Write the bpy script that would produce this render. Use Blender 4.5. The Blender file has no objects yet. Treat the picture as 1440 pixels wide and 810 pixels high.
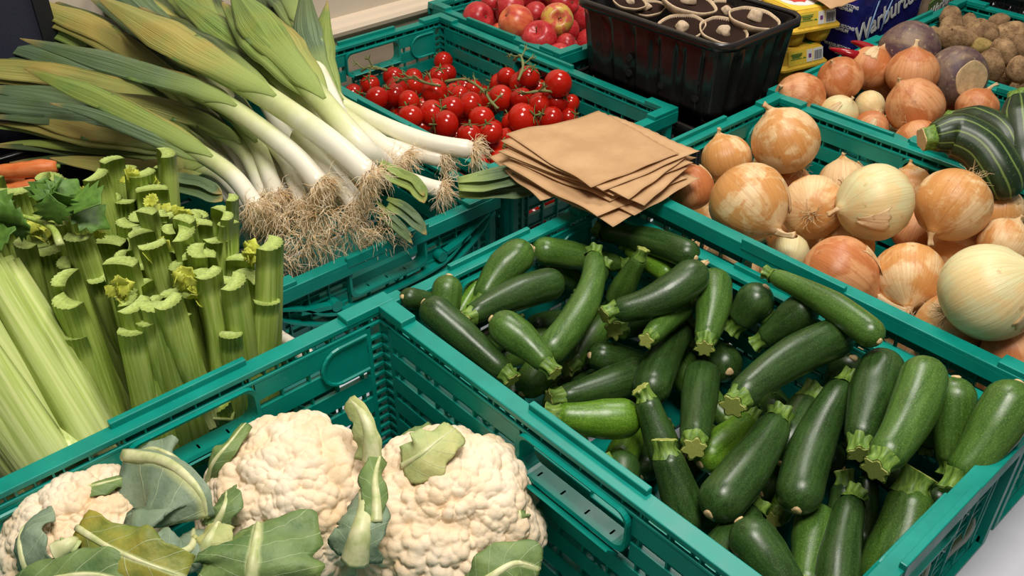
import bpy, math, random
import numpy as np
from mathutils import Vector, Matrix

scene = bpy.context.scene
COL = scene.collection
random.seed(7)
RNG = np.random.default_rng(7)
PI = math.pi

# ------------------------------------------------------------------ camera
CAM = (0.0, 0.0, 0.815)                      # metres above the table top
cam_data = bpy.data.cameras.new('camera')
cam_data.sensor_width = 36.0
cam_data.lens = 1324.0 / 1440.0 * 36.0
cam_data.clip_start = 0.02
cam = bpy.data.objects.new('camera', cam_data)
COL.objects.link(cam)
cam.location = CAM
cam.rotation_euler = (math.radians(90 - 35.1), 0, math.radians(48.0 - 90.0))
scene.camera = cam

# ------------------------------------------------------------------ world and lamps
world = bpy.data.worlds.new('world')
scene.world = world
world.use_nodes = True
bg = world.node_tree.nodes['Background']
bg.inputs['Color'].default_value = (1.0, 0.95, 0.90, 1)
bg.inputs['Strength'].default_value = 0.18

def ceiling_light(loc, size_x, size_y, watts, rz):
    d = bpy.data.lights.new('ceiling_light', 'AREA')
    d.shape = 'RECTANGLE'
    d.size = size_x
    d.size_y = size_y
    d.energy = watts
    d.color = (1.0, 0.95, 0.87)
    o = bpy.data.objects.new('ceiling_light', d)
    COL.objects.link(o)
    o.location = loc
    o.rotation_euler = (0, 0, rz)

ceiling_light((0.35, 0.15, 1.85), 0.6, 0.6, 33, 0.0)
ceiling_light((1.5, 1.0, 1.85), 0.6, 0.6, 17, 0.0)

scene.view_settings.view_transform = 'Standard'
scene.view_settings.look = 'None'
scene.view_settings.gamma = 1.0
scene.view_settings.use_curve_mapping = False
scene.view_settings.exposure = 0.0

# ------------------------------------------------------------------ helpers: objects
def prop(o, label=None, cat=None, group=None, kind=None):
    if label: o['label'] = label
    if cat: o['category'] = cat
    if group: o['group'] = group
    if kind: o['kind'] = kind
    return o

def thing(name, label, cat, loc=(0, 0, 0), rot=None, group=None):
    o = bpy.data.objects.new(name, None)
    o.empty_display_size = 0.03
    COL.objects.link(o)
    o.location = loc
    if rot is not None:
        if isinstance(rot, Matrix):
            o.rotation_euler = rot.to_euler()
        else:
            o.rotation_euler = rot
    return prop(o, label, cat, group)

def link(name, me, parent=None, loc=None, rot=None):
    o = bpy.data.objects.new(name, me)
    COL.objects.link(o)
    if parent is not None: o.parent = parent
    if loc is not None: o.location = loc
    if rot is not None: o.rotation_euler = rot
    return o

class MB:
    """collects vertices, faces, a per-vertex value 't' and a per-face material slot"""
    def __init__(self):
        self.v = []; self.f = []; self.t = []; self.m = []; self.slot = 0
    def add(self, verts, faces, t=None):
        b = len(self.v)
        self.v.extend([tuple(map(float, p)) for p in verts])
        self.f.extend([tuple(i + b for i in f) for f in faces])
        self.m.extend([self.slot] * len(faces))
        if t is None: t = [0.0] * len(verts)
        self.t.extend([float(x) for x in t])
    def box(self, c, s, rot=None, t=0.0):
        x, y, z = s[0] / 2, s[1] / 2, s[2] / 2
        vs = [Vector(p) for p in ((-x,-y,-z),(x,-y,-z),(x,y,-z),(-x,y,-z),(-x,-y,z),(x,-y,z),(x,y,z),(-x,y,z))]
        if rot is not None: vs = [rot @ p for p in vs]
        vs = [p + Vector(c) for p in vs]
        self.add(vs, [(0,3,2,1),(4,5,6,7),(0,1,5,4),(1,2,6,5),(2,3,7,6),(3,0,4,7)], [t] * 8)
    def span(self, a, b):
        self.box([(a[i] + b[i]) / 2 for i in range(3)], [abs(b[i] - a[i]) for i in range(3)])
    def tube(self, pts, rad, n=8, t=None, cap=True, prof=None):
        """sweep a ring of n points along pts; rad is a number or list; prof(i, a) scales radius"""
        pts = [Vector(p) for p in pts]
        k = len(pts)
        if not hasattr(rad, '__len__'): rad = [rad] * k
        if t is None: t = [i / (k - 1) for i in range(k)]
        tang = []
        for i in range(k):
            d = pts[min(i + 1, k - 1)] - pts[max(i - 1, 0)]
            tang.append(d.normalized() if d.length > 1e-9 else Vector((0, 0, 1)))
        ref = Vector((0, 0, 1)) if abs(tang[0].z) < 0.9 else Vector((1, 0, 0))
        nrm = (ref - tang[0] * ref.dot(tang[0])).normalized()
        vs = []; ts = []
        for i in range(k):
            nrm = (nrm - tang[i] * nrm.dot(tang[i]))
            nrm = nrm.normalized() if nrm.length > 1e-9 else tang[i].orthogonal().normalized()
            bi = tang[i].cross(nrm)
            for j in range(n):
                a = 2 * PI * j / n
                r = rad[i] * (prof(i, a) if prof else 1.0)
                vs.append(pts[i] + nrm * (math.cos(a) * r) + bi * (math.sin(a) * r))
                ts.append(t[i])
        fs = []
        for i in range(k - 1):
            for j in range(n):
                j2 = (j + 1) % n
                fs.append((i*n+j, i*n+j2, (i+1)*n+j2, (i+1)*n+j))
        if cap:
            fs.append(tuple(reversed(range(n))))
            fs.append(tuple((k-1)*n + j for j in range(n)))
        self.add(vs, fs, ts)
    def mesh(self, name, mats, smooth=True):
        me = bpy.data.meshes.new(name)
        me.from_pydata(self.v, [], self.f)
        mats = mats if isinstance(mats, (list, tuple)) else [mats]
        for m in mats: me.materials.append(m)
        if len(mats) > 1: me.polygons.foreach_set('material_index', self.m)
        me.polygons.foreach_set('use_smooth', [smooth] * len(me.polygons))
        at = me.attributes.new('t', 'FLOAT', 'POINT')
        at.data.foreach_set('value', self.t)
        me.update()
        return me
    def build(self, name, mats, parent=None, smooth=True, loc=None, rot=None, bevel=0, sub=0):
        o = link(name, self.mesh(name, mats, smooth), parent, loc, rot)
        if bevel:
            b = o.modifiers.new('bevel', 'BEVEL'); b.width = bevel; b.segments = 2; b.limit_method = 'ANGLE'
        if sub:
            s = o.modifiers.new('sub', 'SUBSURF'); s.levels = sub; s.render_levels = sub
        return o

def spline(pts, n):
    """Catmull-Rom through the points, n samples"""
    P = np.array(pts, float); k = len(P)
    if k == 2: return [tuple(P[0] + (P[1] - P[0]) * i / (n - 1)) for i in range(n)]
    E = np.vstack([2*P[0]-P[1], P, 2*P[-1]-P[-2]])
    out = []
    for i in range(n):
        u = i / (n - 1) * (k - 1); s = min(int(u), k - 2); f = u - s
        a, b, c, d = E[s], E[s+1], E[s+2], E[s+3]
        out.append(tuple(0.5*((2*b) + (c-a)*f + (2*a-5*b+4*c-d)*f*f + (3*b-a-3*c+d)*f**3)))
    return out

def lerp_list(ks, n):
    x = np.linspace(0, 1, len(ks)); return list(np.interp(np.linspace(0, 1, n), x, ks))

def axis_matrix(d, upish=(0, 0, 1), axis='X'):
    """rotation taking local axis to direction d"""
    d = Vector(d).normalized(); u = Vector(upish)
    if abs(d.dot(u)) > 0.97: u = Vector((1, 0, 0))
    s = u.cross(d).normalized(); w = d.cross(s)
    if axis == 'X':
        return Matrix((d, s, w)).transposed()
    return Matrix((s, w, d)).transposed()      # local Z along d

# ------------------------------------------------------------------ helpers: materials
class NT:
    def __init__(self, name):
        self.mat = bpy.data.materials.new(name); self.mat.use_nodes = True
        self.nt = self.mat.node_tree; self.b = self.nt.nodes['Principled BSDF']
        self.tc = None
    def n(self, typ, **kw):
        nd = self.nt.nodes.new(typ)
        for k, v in kw.items(): setattr(nd, k, v)
        return nd
    def l(self, a, b): self.nt.links.new(a, b)
    def obj(self, scale=(1, 1, 1)):
        if self.tc is None: self.tc = self.n('ShaderNodeTexCoord')
        mp = self.n('ShaderNodeMapping'); mp.inputs['Scale'].default_value = scale
        self.l(self.tc.outputs['Object'], mp.inputs['Vector'])
        # shift each object's pattern
        oi = self.n('ShaderNodeObjectInfo'); mu = self.n('ShaderNodeMath', operation='MULTIPLY')
        mu.inputs[1].default_value = 37.0
        self.l(oi.outputs['Random'], mu.inputs[0]); self.l(mu.outputs[0], mp.inputs['Location'])
        return mp.outputs[0]
    def attr(self, name='t'):
        a = self.n('ShaderNodeAttribute'); a.attribute_name = name; return a.outputs['Fac']
    def rnd(self):
        return self.n('ShaderNodeObjectInfo').outputs['Random']
    def noise(self, vec, scale, detail=3, rough=0.55, dist=0.0):
        t = self.n('ShaderNodeTexNoise'); t.inputs['Scale'].default_value = scale
        t.inputs['Detail'].default_value = detail; t.inputs['Roughness'].default_value = rough
        t.inputs['Distortion'].default_value = dist
        self.l(vec, t.inputs['Vector']); return t.outputs['Fac']
    def voro(self, vec, scale, feature='F1'):
        t = self.n('ShaderNodeTexVoronoi'); t.feature = feature
        t.inputs['Scale'].default_value = scale; self.l(vec, t.inputs['Vector']); return t.outputs['Distance']
    def ramp(self, fac, stops, interp='LINEAR'):
        r = self.n('ShaderNodeValToRGB'); r.color_ramp.interpolation = interp
        e = r.color_ramp.elements
        while len(e) < len(stops): e.new(0.5)
        for el, (p, c) in zip(e, stops):
            el.position = p
            el.color = (c, c, c, 1) if not hasattr(c, '__len__') else (*c[:3], 1)
        self.l(fac, r.inputs[0]); return r.outputs[0]
    def mix(self, fac, a, b, mode='MIX'):
        m = self.n('ShaderNodeMix'); m.data_type = 'RGBA'; m.blend_type = mode
        for s, v in ((0, fac), (6, a), (7, b)):
            if hasattr(v, 'is_linked'): self.l(v, m.inputs[s])
            elif s == 0: m.inputs[0].default_value = v
            else: m.inputs[s].default_value = (*v[:3], 1)
        return m.outputs[2]
    def math(self, op, a, b=None):
        m = self.n('ShaderNodeMath', operation=op)
        for i, v in ((0, a), (1, b)):
            if v is None: continue
            if hasattr(v, 'is_linked'): self.l(v, m.inputs[i])
            else: m.inputs[i].default_value = v
        return m.outputs[0]
    def color(self, c):
        if hasattr(c, 'is_linked'): self.l(c, self.b.inputs['Base Color'])
        else: self.b.inputs['Base Color'].default_value = (*c[:3], 1)
    def bump(self, h, strength=0.3, dist=0.002):
        bp = self.n('ShaderNodeBump'); bp.inputs['Strength'].default_value = strength
        bp.inputs['Distance'].default_value = dist
        self.l(h, bp.inputs['Height']); self.l(bp.outputs[0], self.b.inputs['Normal'])
    def set(self, **kw):
        names = dict(rough='Roughness', spec='Specular IOR Level', sss='Subsurface Weight', coat='Coat Weight',
                     metal='Metallic', trans='Transmission Weight', alpha='Alpha')
        for k, v in kw.items():
            i = self.b.inputs[names[k]]
            if hasattr(v, 'is_linked'): self.l(v, i)
            else: i.default_value = v
        return self

def srgb(r, g, b):
    f = lambda c: (c/255/12.92) if c/255 <= 0.04045 else ((c/255+0.055)/1.055)**2.4
    return (f(r), f(g), f(b))

def plain(name, col, rough=0.5, var=0.12, scale=40, spec=0.5):
    m = NT(name); nz = m.noise(m.obj(), scale)
    m.color(m.mix(m.ramp(nz, [(0.3, 0.0), (0.7, 1.0)]), [c*(1-var) for c in col], [min(1, c*(1+var)) for c in col]))
    m.set(rough=rough, spec=spec)
    return m.mat
# ================================================================== room shell and table
MAT_WALL = plain('wall_paint_beige', srgb(222, 206, 184), 0.6, 0.03, 6)
MAT_WALL_LOW = plain('wall_lower_beige', srgb(206, 184, 158), 0.6, 0.04, 6)
MAT_TRIM = plain('trim_paint', srgb(228, 208, 184), 0.4, 0.03, 8)
MAT_FLOOR = plain('floor_carpet', srgb(44, 45, 58), 0.95, 0.3, 300)
MAT_TABLE = plain('table_laminate_white', srgb(214, 214, 224), 0.45, 0.02, 20)
MAT_EDGE = plain('table_edge_grey', srgb(120, 120, 126), 0.5, 0.05, 20)
MAT_METAL = plain('leg_metal_grey', srgb(110, 112, 116), 0.35, 0.05, 20)
MAT_NAVY = plain('navy_fabric', srgb(40, 42, 58), 0.95, 0.25, 400)
MAT_BLACKFRAME = plain('screen_frame_dark', srgb(28, 28, 32), 0.5, 0.1, 30)

m = MB(); m.span((-3, -3, -0.78), (6, 1.72, -0.74)); prop(m.build('floor', MAT_FLOOR, smooth=False), kind='structure')
m = MB(); m.span((-3, 1.60, 0.175), (6, 1.72, 2.0)); prop(m.build('wall_back', MAT_WALL, smooth=False), kind='structure')
m = MB(); m.span((-3, 1.603, -0.74), (6, 1.72, 0.125)); prop(m.build('wall_back_lower', MAT_WALL_LOW, smooth=False), kind='structure')
# dado rail: stepped moulding along the wall
m = MB()
prof = [(1.603, 0.120), (1.588, 0.124), (1.586, 0.140), (1.578, 0.146), (1.570, 0.152), (1.568, 0.160), (1.573, 0.167), (1.583, 0.170), (1.588, 0.176), (1.603, 0.180)]
vs = []; fs = []
for x in (-3.0, 6.0): vs += [(x, y, z) for y, z in prof]
k = len(prof)
for i in range(k - 1): fs.append((i, i + 1, k + i + 1, k + i))
fs.append(tuple(range(k)))
fs.append(tuple(reversed(range(k, 2 * k))))
m.add(vs, fs); prop(m.build('trim_1', MAT_TRIM, smooth=False), kind='structure')

tb = thing('trestle_table', 'long white laminate table standing under all the produce crates', 'table', (1.0, 0.8, -0.74))
m = MB(); m.span((-1.25, -0.735, 0.712), (1.7, 0.715, 0.74)); m.build('table_top', MAT_TABLE, tb, False, bevel=0.003)
m = MB()
m.span((-1.25, -0.742, 0.710), (1.7, -0.735, 0.7405)); m.span((-1.25, 0.715, 0.710), (1.7, 0.721, 0.7405))
m.span((-1.257, -0.742, 0.710), (-1.25, 0.721, 0.7405)); m.span((1.7, -0.742, 0.710), (1.707, 0.721, 0.7405))
m.build('edge_band', MAT_EDGE, tb, False)
for x in (-1.1, 1.55):
    for y in (-0.6, 0.62):
        m = MB(); m.tube([(x, y, 0.0), (x, y, 0.712)], 0.018, 12); m.build('leg', MAT_METAL, tb)

sc = thing('office_screen', 'dark navy fabric screen against the wall behind the leek tops', 'screen', (-0.45, 1.560, -0.74))
m = MB(); m.span((-0.6, -0.015, 0.05), (0.86, 0.015, 1.75)); m.build('fabric_panel', MAT_NAVY, sc, False, bevel=0.004)
m = MB()
for x in (-0.61, 0.87): m.span((x - 0.012, -0.02, 0.0), (x + 0.012, 0.02, 1.77))
m.span((-0.6, -0.02, 1.75), (0.86, 0.02, 1.77)); m.span((-0.6, -0.02, 0.03), (0.86, 0.02, 0.05))
m.build('frame', MAT_BLACKFRAME, sc, False)
# ================================================================== teal plastic crates
def crate_material(name, col):
    m = NT(name); v = m.obj()
    a = m.noise(v, 25, 4); sc = m.noise(m.obj((1, 1, 1)), 140, 3, 0.7)
    c = m.mix(m.ramp(a, [(0.3, 0.0), (0.75, 1.0)]), [x * 0.82 for x in col], [x * 1.12 for x in col])
    scr = m.ramp(sc, [(0.66, 0.0), (0.76, 0.35)])
    c = m.mix(scr, c, [min(1, x * 1.3 + 0.10) for x in col])
    m.color(c); m.set(rough=m.ramp(a, [(0.2, 0.30), (0.8, 0.48)]), spec=0.45)
    m.bump(sc, 0.08, 0.001)
    return m.mat
MAT_TEAL = crate_material('crate_teal_plastic', srgb(0, 138, 124))
MAT_TEAL_DARK = crate_material('crate_dark_teal_plastic', srgb(0, 112, 108))
MAT_BAIL = plain('bail_arm_white_plastic', srgb(214, 206, 192), 0.4, 0.06, 30)

_slat_cache = {}
def slat_mesh(l, h, mat):
    key = (round(l, 4), round(h, 4), mat.name)
    if key not in _slat_cache:
        m = MB(); m.box((0, 0, 0), (l, 0.0035, h))
        m.box((0, -0.0025, h / 2 - 0.001), (l, 0.003, 0.002)); m.box((0, -0.0025, -h / 2 + 0.001), (l, 0.003, 0.002))
        _slat_cache[key] = m.mesh('slat', mat, False)
    return _slat_cache[key]

def rrect(w, h, r, n=5):
    out = []
    for cx, cz, a0 in ((w/2-r, h/2-r, 0), (-w/2+r, h/2-r, PI/2), (-w/2+r, -h/2+r, PI), (w/2-r, -h/2+r, 1.5*PI)):
        for i in range(n + 1):
            a = a0 + PI / 2 * i / n
            out.append((cx + r * math.cos(a), cz + r * math.sin(a)))
    return out

def panel(root, pname, L, H, loc, rz, mat, short, arcs=False, bumps=True):
    RL = L if short else L - 0.0392             # side rims butt against the end rims
    """local x along the wall, -y outside, z up; posts + lattice are the panel, the rest its children"""
    WY = 0.0165                                     # wall plane
    m = MB()
    for s in (-1, 1):
        m.box((s * (L/2 - 0.010), WY - 0.003, H/2 - 0.004), (0.012, 0.010, H - 0.010))
        m.box((s * (L/2 - 0.034), WY - 0.002, H/2 - 0.006), (0.005, 0.008, H - 0.014))
        z = 0.02
        while z < H - 0.03:
            m.box((s * (L/2 - 0.022), WY - 0.001, z), (0.020, 0.005, 0.0035)); z += 0.0125
    nv = int((L - 0.09) / 0.030)
    xs = [-(L - 0.09)/2 + (L - 0.09) * i / nv for i in range(nv + 1)]
    hw = 0.064 if not short else 0.060               # half width of handle opening
    hz0, hz1 = H - 0.058, H - 0.017
    for i, x in enumerate(xs):
        if abs(x) < hw:
            m.span((x - 0.001, WY - 0.006, 0.008), (x + 0.001, WY + 0.0005, hz0))
        else:
            m.span((x - 0.001, WY - 0.006, 0.008), (x + 0.001, WY + 0.0005, H - 0.006))
    # bottom rail
    m.span((-L/2 + 0.008, WY - 0.006, 0.0), (L/2 - 0.008, WY + 0.002, 0.014))
    pa = m.build(pname, mat, root, False, loc=loc, rot=(0, 0, rz))
    # slats
    ps, hs = 0.0305, 0.0205
    z1 = H - 0.0165
    inner = L - 0.068
    while z1 - hs > 0.012:
        zc = z1 - hs / 2
        if z1 > hz0 + 0.004:
            half = inner/2 - hw - 0.004
            for s in (-1, 1):
                link('slat', slat_mesh(half, hs, mat), pa, (s * (hw + 0.004 + half/2), WY, zc))
        else:
            link('slat', slat_mesh(inner, hs, mat), pa, (0, WY, zc))
        z1 -= ps
    # diagonal braces in the gaps
    m = MB()
    z1 = H - 0.0165; k = 0
    while z1 - hs > 0.012:
        zg = z1 - hs - (ps - hs) / 2
        for i in range(len(xs) - 1):
            if (i + k) % 3: continue
            xm = (xs[i] + xs[i+1]) / 2
            if abs(xm) < hw + 0.02 and zg > hz0 - 0.005: continue
            for s in (-1, 1):
                m.box((xm, WY - 0.004, zg), (0.017, 0.0022, 0.0016), Matrix.Rotation(s * 0.75, 3, 'Y'))
        z1 -= ps; k += 1
    prop(m.build('brace', mat, pa, False), kind='stuff')
    # handle
    m = MB()
    ring = rrect(2 * hw, hz1 - hz0, 0.012)
    zc = (hz0 + hz1) / 2
    vs = []; n = len(ring)
    for (dx, y) in ((0.0, WY - 0.013), (0.0, WY + 0.006), (0.0035, WY + 0.0075), (0.0035, WY - 0.013)):
        for (x, z) in ring:
            f = math.hypot(x, z)
            vs.append((x + dx * (1 if x > 0 else -1), y, zc + z + dx * (1 if z > 0 else -1)))
    fs = []
    for q in range(4):
        q2 = (q + 1) % 4
        for j in range(n):
            j2 = (j + 1) % n
            fs.append((q*n + j, q*n + j2, q2*n + j2, q2*n + j))
    m.add(vs, fs)
    m.box((0, WY + 0.011, hz0 - 0.004), (2 * hw - 0.012, 0.0022, 0.022), Matrix.Rotation(-0.75, 3, 'X'))
    m.build('handle', mat, pa, False)
    # rim
    m = MB()
    m.span((-RL/2, 0.0, H - 0.006), (RL/2, 0.0185, H))
    m.span((-RL/2, 0.0, H - 0.020), (RL/2, 0.003, H - 0.005))
    m.span((-L/2 + 0.006, 0.0145, H - 0.0165), (L/2 - 0.006, 0.0185, H - 0.0125))
    if bumps:
        for s in (-1, 1):
            m.span((s * RL/2, 0.001, H - 0.002), (s * (L/2 - 0.058), 0.0195, H + 0.0065))
        m.span((-hw - 0.006, -0.001, H - 0.008), (hw + 0.006, 0.006, H + 0.0065))
    x = -L/2 + 0.03
    while x < L/2 - 0.02:
        m.span((x - 0.001, 0.003, H - 0.018), (x + 0.001, 0.0165, H - 0.004)); x += 0.024
    m.build('rim', mat, pa, False, bevel=0.0013)
    if short:
        for s in (-1, 1):
            m = MB()
            cx = s * (L/2 - 0.066); zc = H - 0.043
            pts = [(cx + s * 0.028, zc + 0.022)] + [(cx - s * 0.006 - s * 0.021 * math.sin(a), zc + 0.022 * math.cos(a)) for a in np.linspace(0, PI, 10)] + [(cx + s * 0.028, zc - 0.022)]
            k = len(pts)
            m.add([(px, WY + 0.0032, pz) for px, pz in pts] + [(px, WY - 0.002, pz) for px, pz in pts],
                  [tuple(range(k)) if s < 0 else tuple(reversed(range(k)))] + [(i, (i+1) % k, k + (i+1) % k, k + i) for i in range(k)])
            m.tube([(px, WY + 0.004, pz) for px, pz in pts], 0.0022, 6)
            m.build('corner_plate', mat, pa, False)
    if arcs:
        # smile-shaped double ribs outside, below the handle
        for off in (0.0, 0.014):
            m = MB()
            P = [(-L/2 + 0.012 + off*0.6, H - 0.020), (-L/2 + 0.045 + off, H - 0.052 + off), (-0.09, H - 0.082 + off), (0.0, H - 0.088 + off), (0.09, H - 0.082 + off), (L/2 - 0.045 - off, H - 0.052 + off), (L/2 - 0.012 - off*0.6, H - 0.020)]
            S = spline([(a, 0.010, b) for a, b in P], 40)
            vs = []; fs = []
            for (x, y, z) in S: vs += [(x, 0.0, z), (x, 0.0, z - 0.004), (x, 0.0145, z - 0.004), (x, 0.0145, z)]
            for i in range(len(S) - 1):
                for j in range(4):
                    fs.append((i*4+j, i*4+(j+1) % 4, (i+1)*4+(j+1) % 4, (i+1)*4+j))
            m.add(vs, fs); m.build('arc_rib', mat, pa, False)
        m = MB(); m.span((-L/2 + 0.01, 0.0125, 0.005), (L/2 - 0.01, 0.0145, H - 0.09)); m.build('outer_skin', mat, pa, False)
        for s in (-1, 1):
            m = MB(); m.tube([(s * 0.088, 0.0, H - 0.058), (s * 0.088, 0.014, H - 0.058)], 0.008, 14); m.build('hinge_boss', mat, pa, False)
            m = MB(); m.box((s * 0.118, 0.006, H - 0.050), (0.045, 0.012, 0.006), Matrix.Rotation(-s * 0.25, 3, 'Y')); m.build('latch_bar', mat, pa, False)
    return pa

def crate(label, x0, x1, y0, y1, H, mat=MAT_TEAL, arcs=False, bail=False, name='plastic_crate'):
    cx, cy = (x0 + x1)/2, (y0 + y1)/2; LX, LY = x1 - x0, y1 - y0
    r = thing(name, label, 'crate', (cx, cy, 0.001), group='teal produce crates on the table')
    panel(r, 'end_panel', LX, H, (0, -LY/2, 0), 0, mat, True, arcs)
    panel(r, 'end_panel', LX, H, (0, LY/2, 0), PI, mat, True)
    panel(r, 'side_panel', LY, H, (-LX/2, 0, 0), -PI/2, mat, False)
    panel(r, 'side_panel', LY, H, (LX/2, 0, 0), PI/2, mat, False)
    m = MB()
    n = 9
    for i in range(n):
        y = -LY/2 + 0.03 + (LY - 0.06) * i / (n - 1)
        m.span((-LX/2 + 0.015, y - 0.026, 0.001), (LX/2 - 0.015, y + 0.026, 0.005))
    for i in range(6):
        x = -LX/2 + 0.03 + (LX - 0.06) * i / 5
        m.span((x - 0.012, -LY/2 + 0.015, 0.0), (x + 0.012, LY/2 - 0.015, 0.004))
    m.build('base', mat, r, False)
    if bail:
        s = bail
        m = MB()
        P = [(s*(LX/2 + 0.000), -LY/2 + 0.02, H - 0.03), (s*(LX/2 - 0.008), -LY/2 + 0.055, H + 0.006), (s*(LX/2 - 0.012), -LY/2 + 0.085, H + 0.010), (s*(LX/2 - 0.012), -LY/2 + 0.11, H + 0.007), (s*(LX/2 - 0.012), LY/2 - 0.11, H + 0.007), (s*(LX/2 - 0.012), LY/2 - 0.06, H + 0.01), (s*(LX/2), LY/2 - 0.02, H - 0.03)]
        m.tube(spline(P, 50), [0.010 if (4 < i < 13 or 37 < i < 45) else 0.007 for i in range(50)], 10)
        m.build('bail_arm', MAT_BAIL, r)
    return r

crate('deep teal crate holding the cauliflowers', -0.020, 0.437, 0.087, 0.687, 0.240)
crate('teal crate full of courgettes beside the table edge', 0.443, 0.843, 0.156, 0.758, 0.175)
crate('teal crate holding the big pale golden onions', 0.849, 1.249, 0.158, 0.760, 0.205)
crate('teal crate of vine tomatoes against the wall', 0.788, 1.158, 0.878, 1.503, 0.165)
crate('teal crate with curved ribs under its handle, buried beneath the leeks', 0.386, 0.780, 0.890, 1.490, 0.145, arcs=True)
crate('dark teal crate with a white arm packed with celery', -0.03, 0.379, 0.700, 1.10, 0.150, MAT_TEAL_DARK, bail=1)
crate('small teal crate of brown onions and swedes', 1.256, 1.556, 0.480, 0.782, 0.200)
crate('teal crate of muddy potatoes', 1.562, 1.950, 0.200, 0.802, 0.195)
crate('teal crate with a white arm under the marrows', 1.256, 1.556, 0.075, 0.474, 0.190, MAT_TEAL_DARK, bail=-1)
crate('teal crate full of red apples', 1.168, 1.568, 1.165, 1.560, 0.170)
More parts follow.
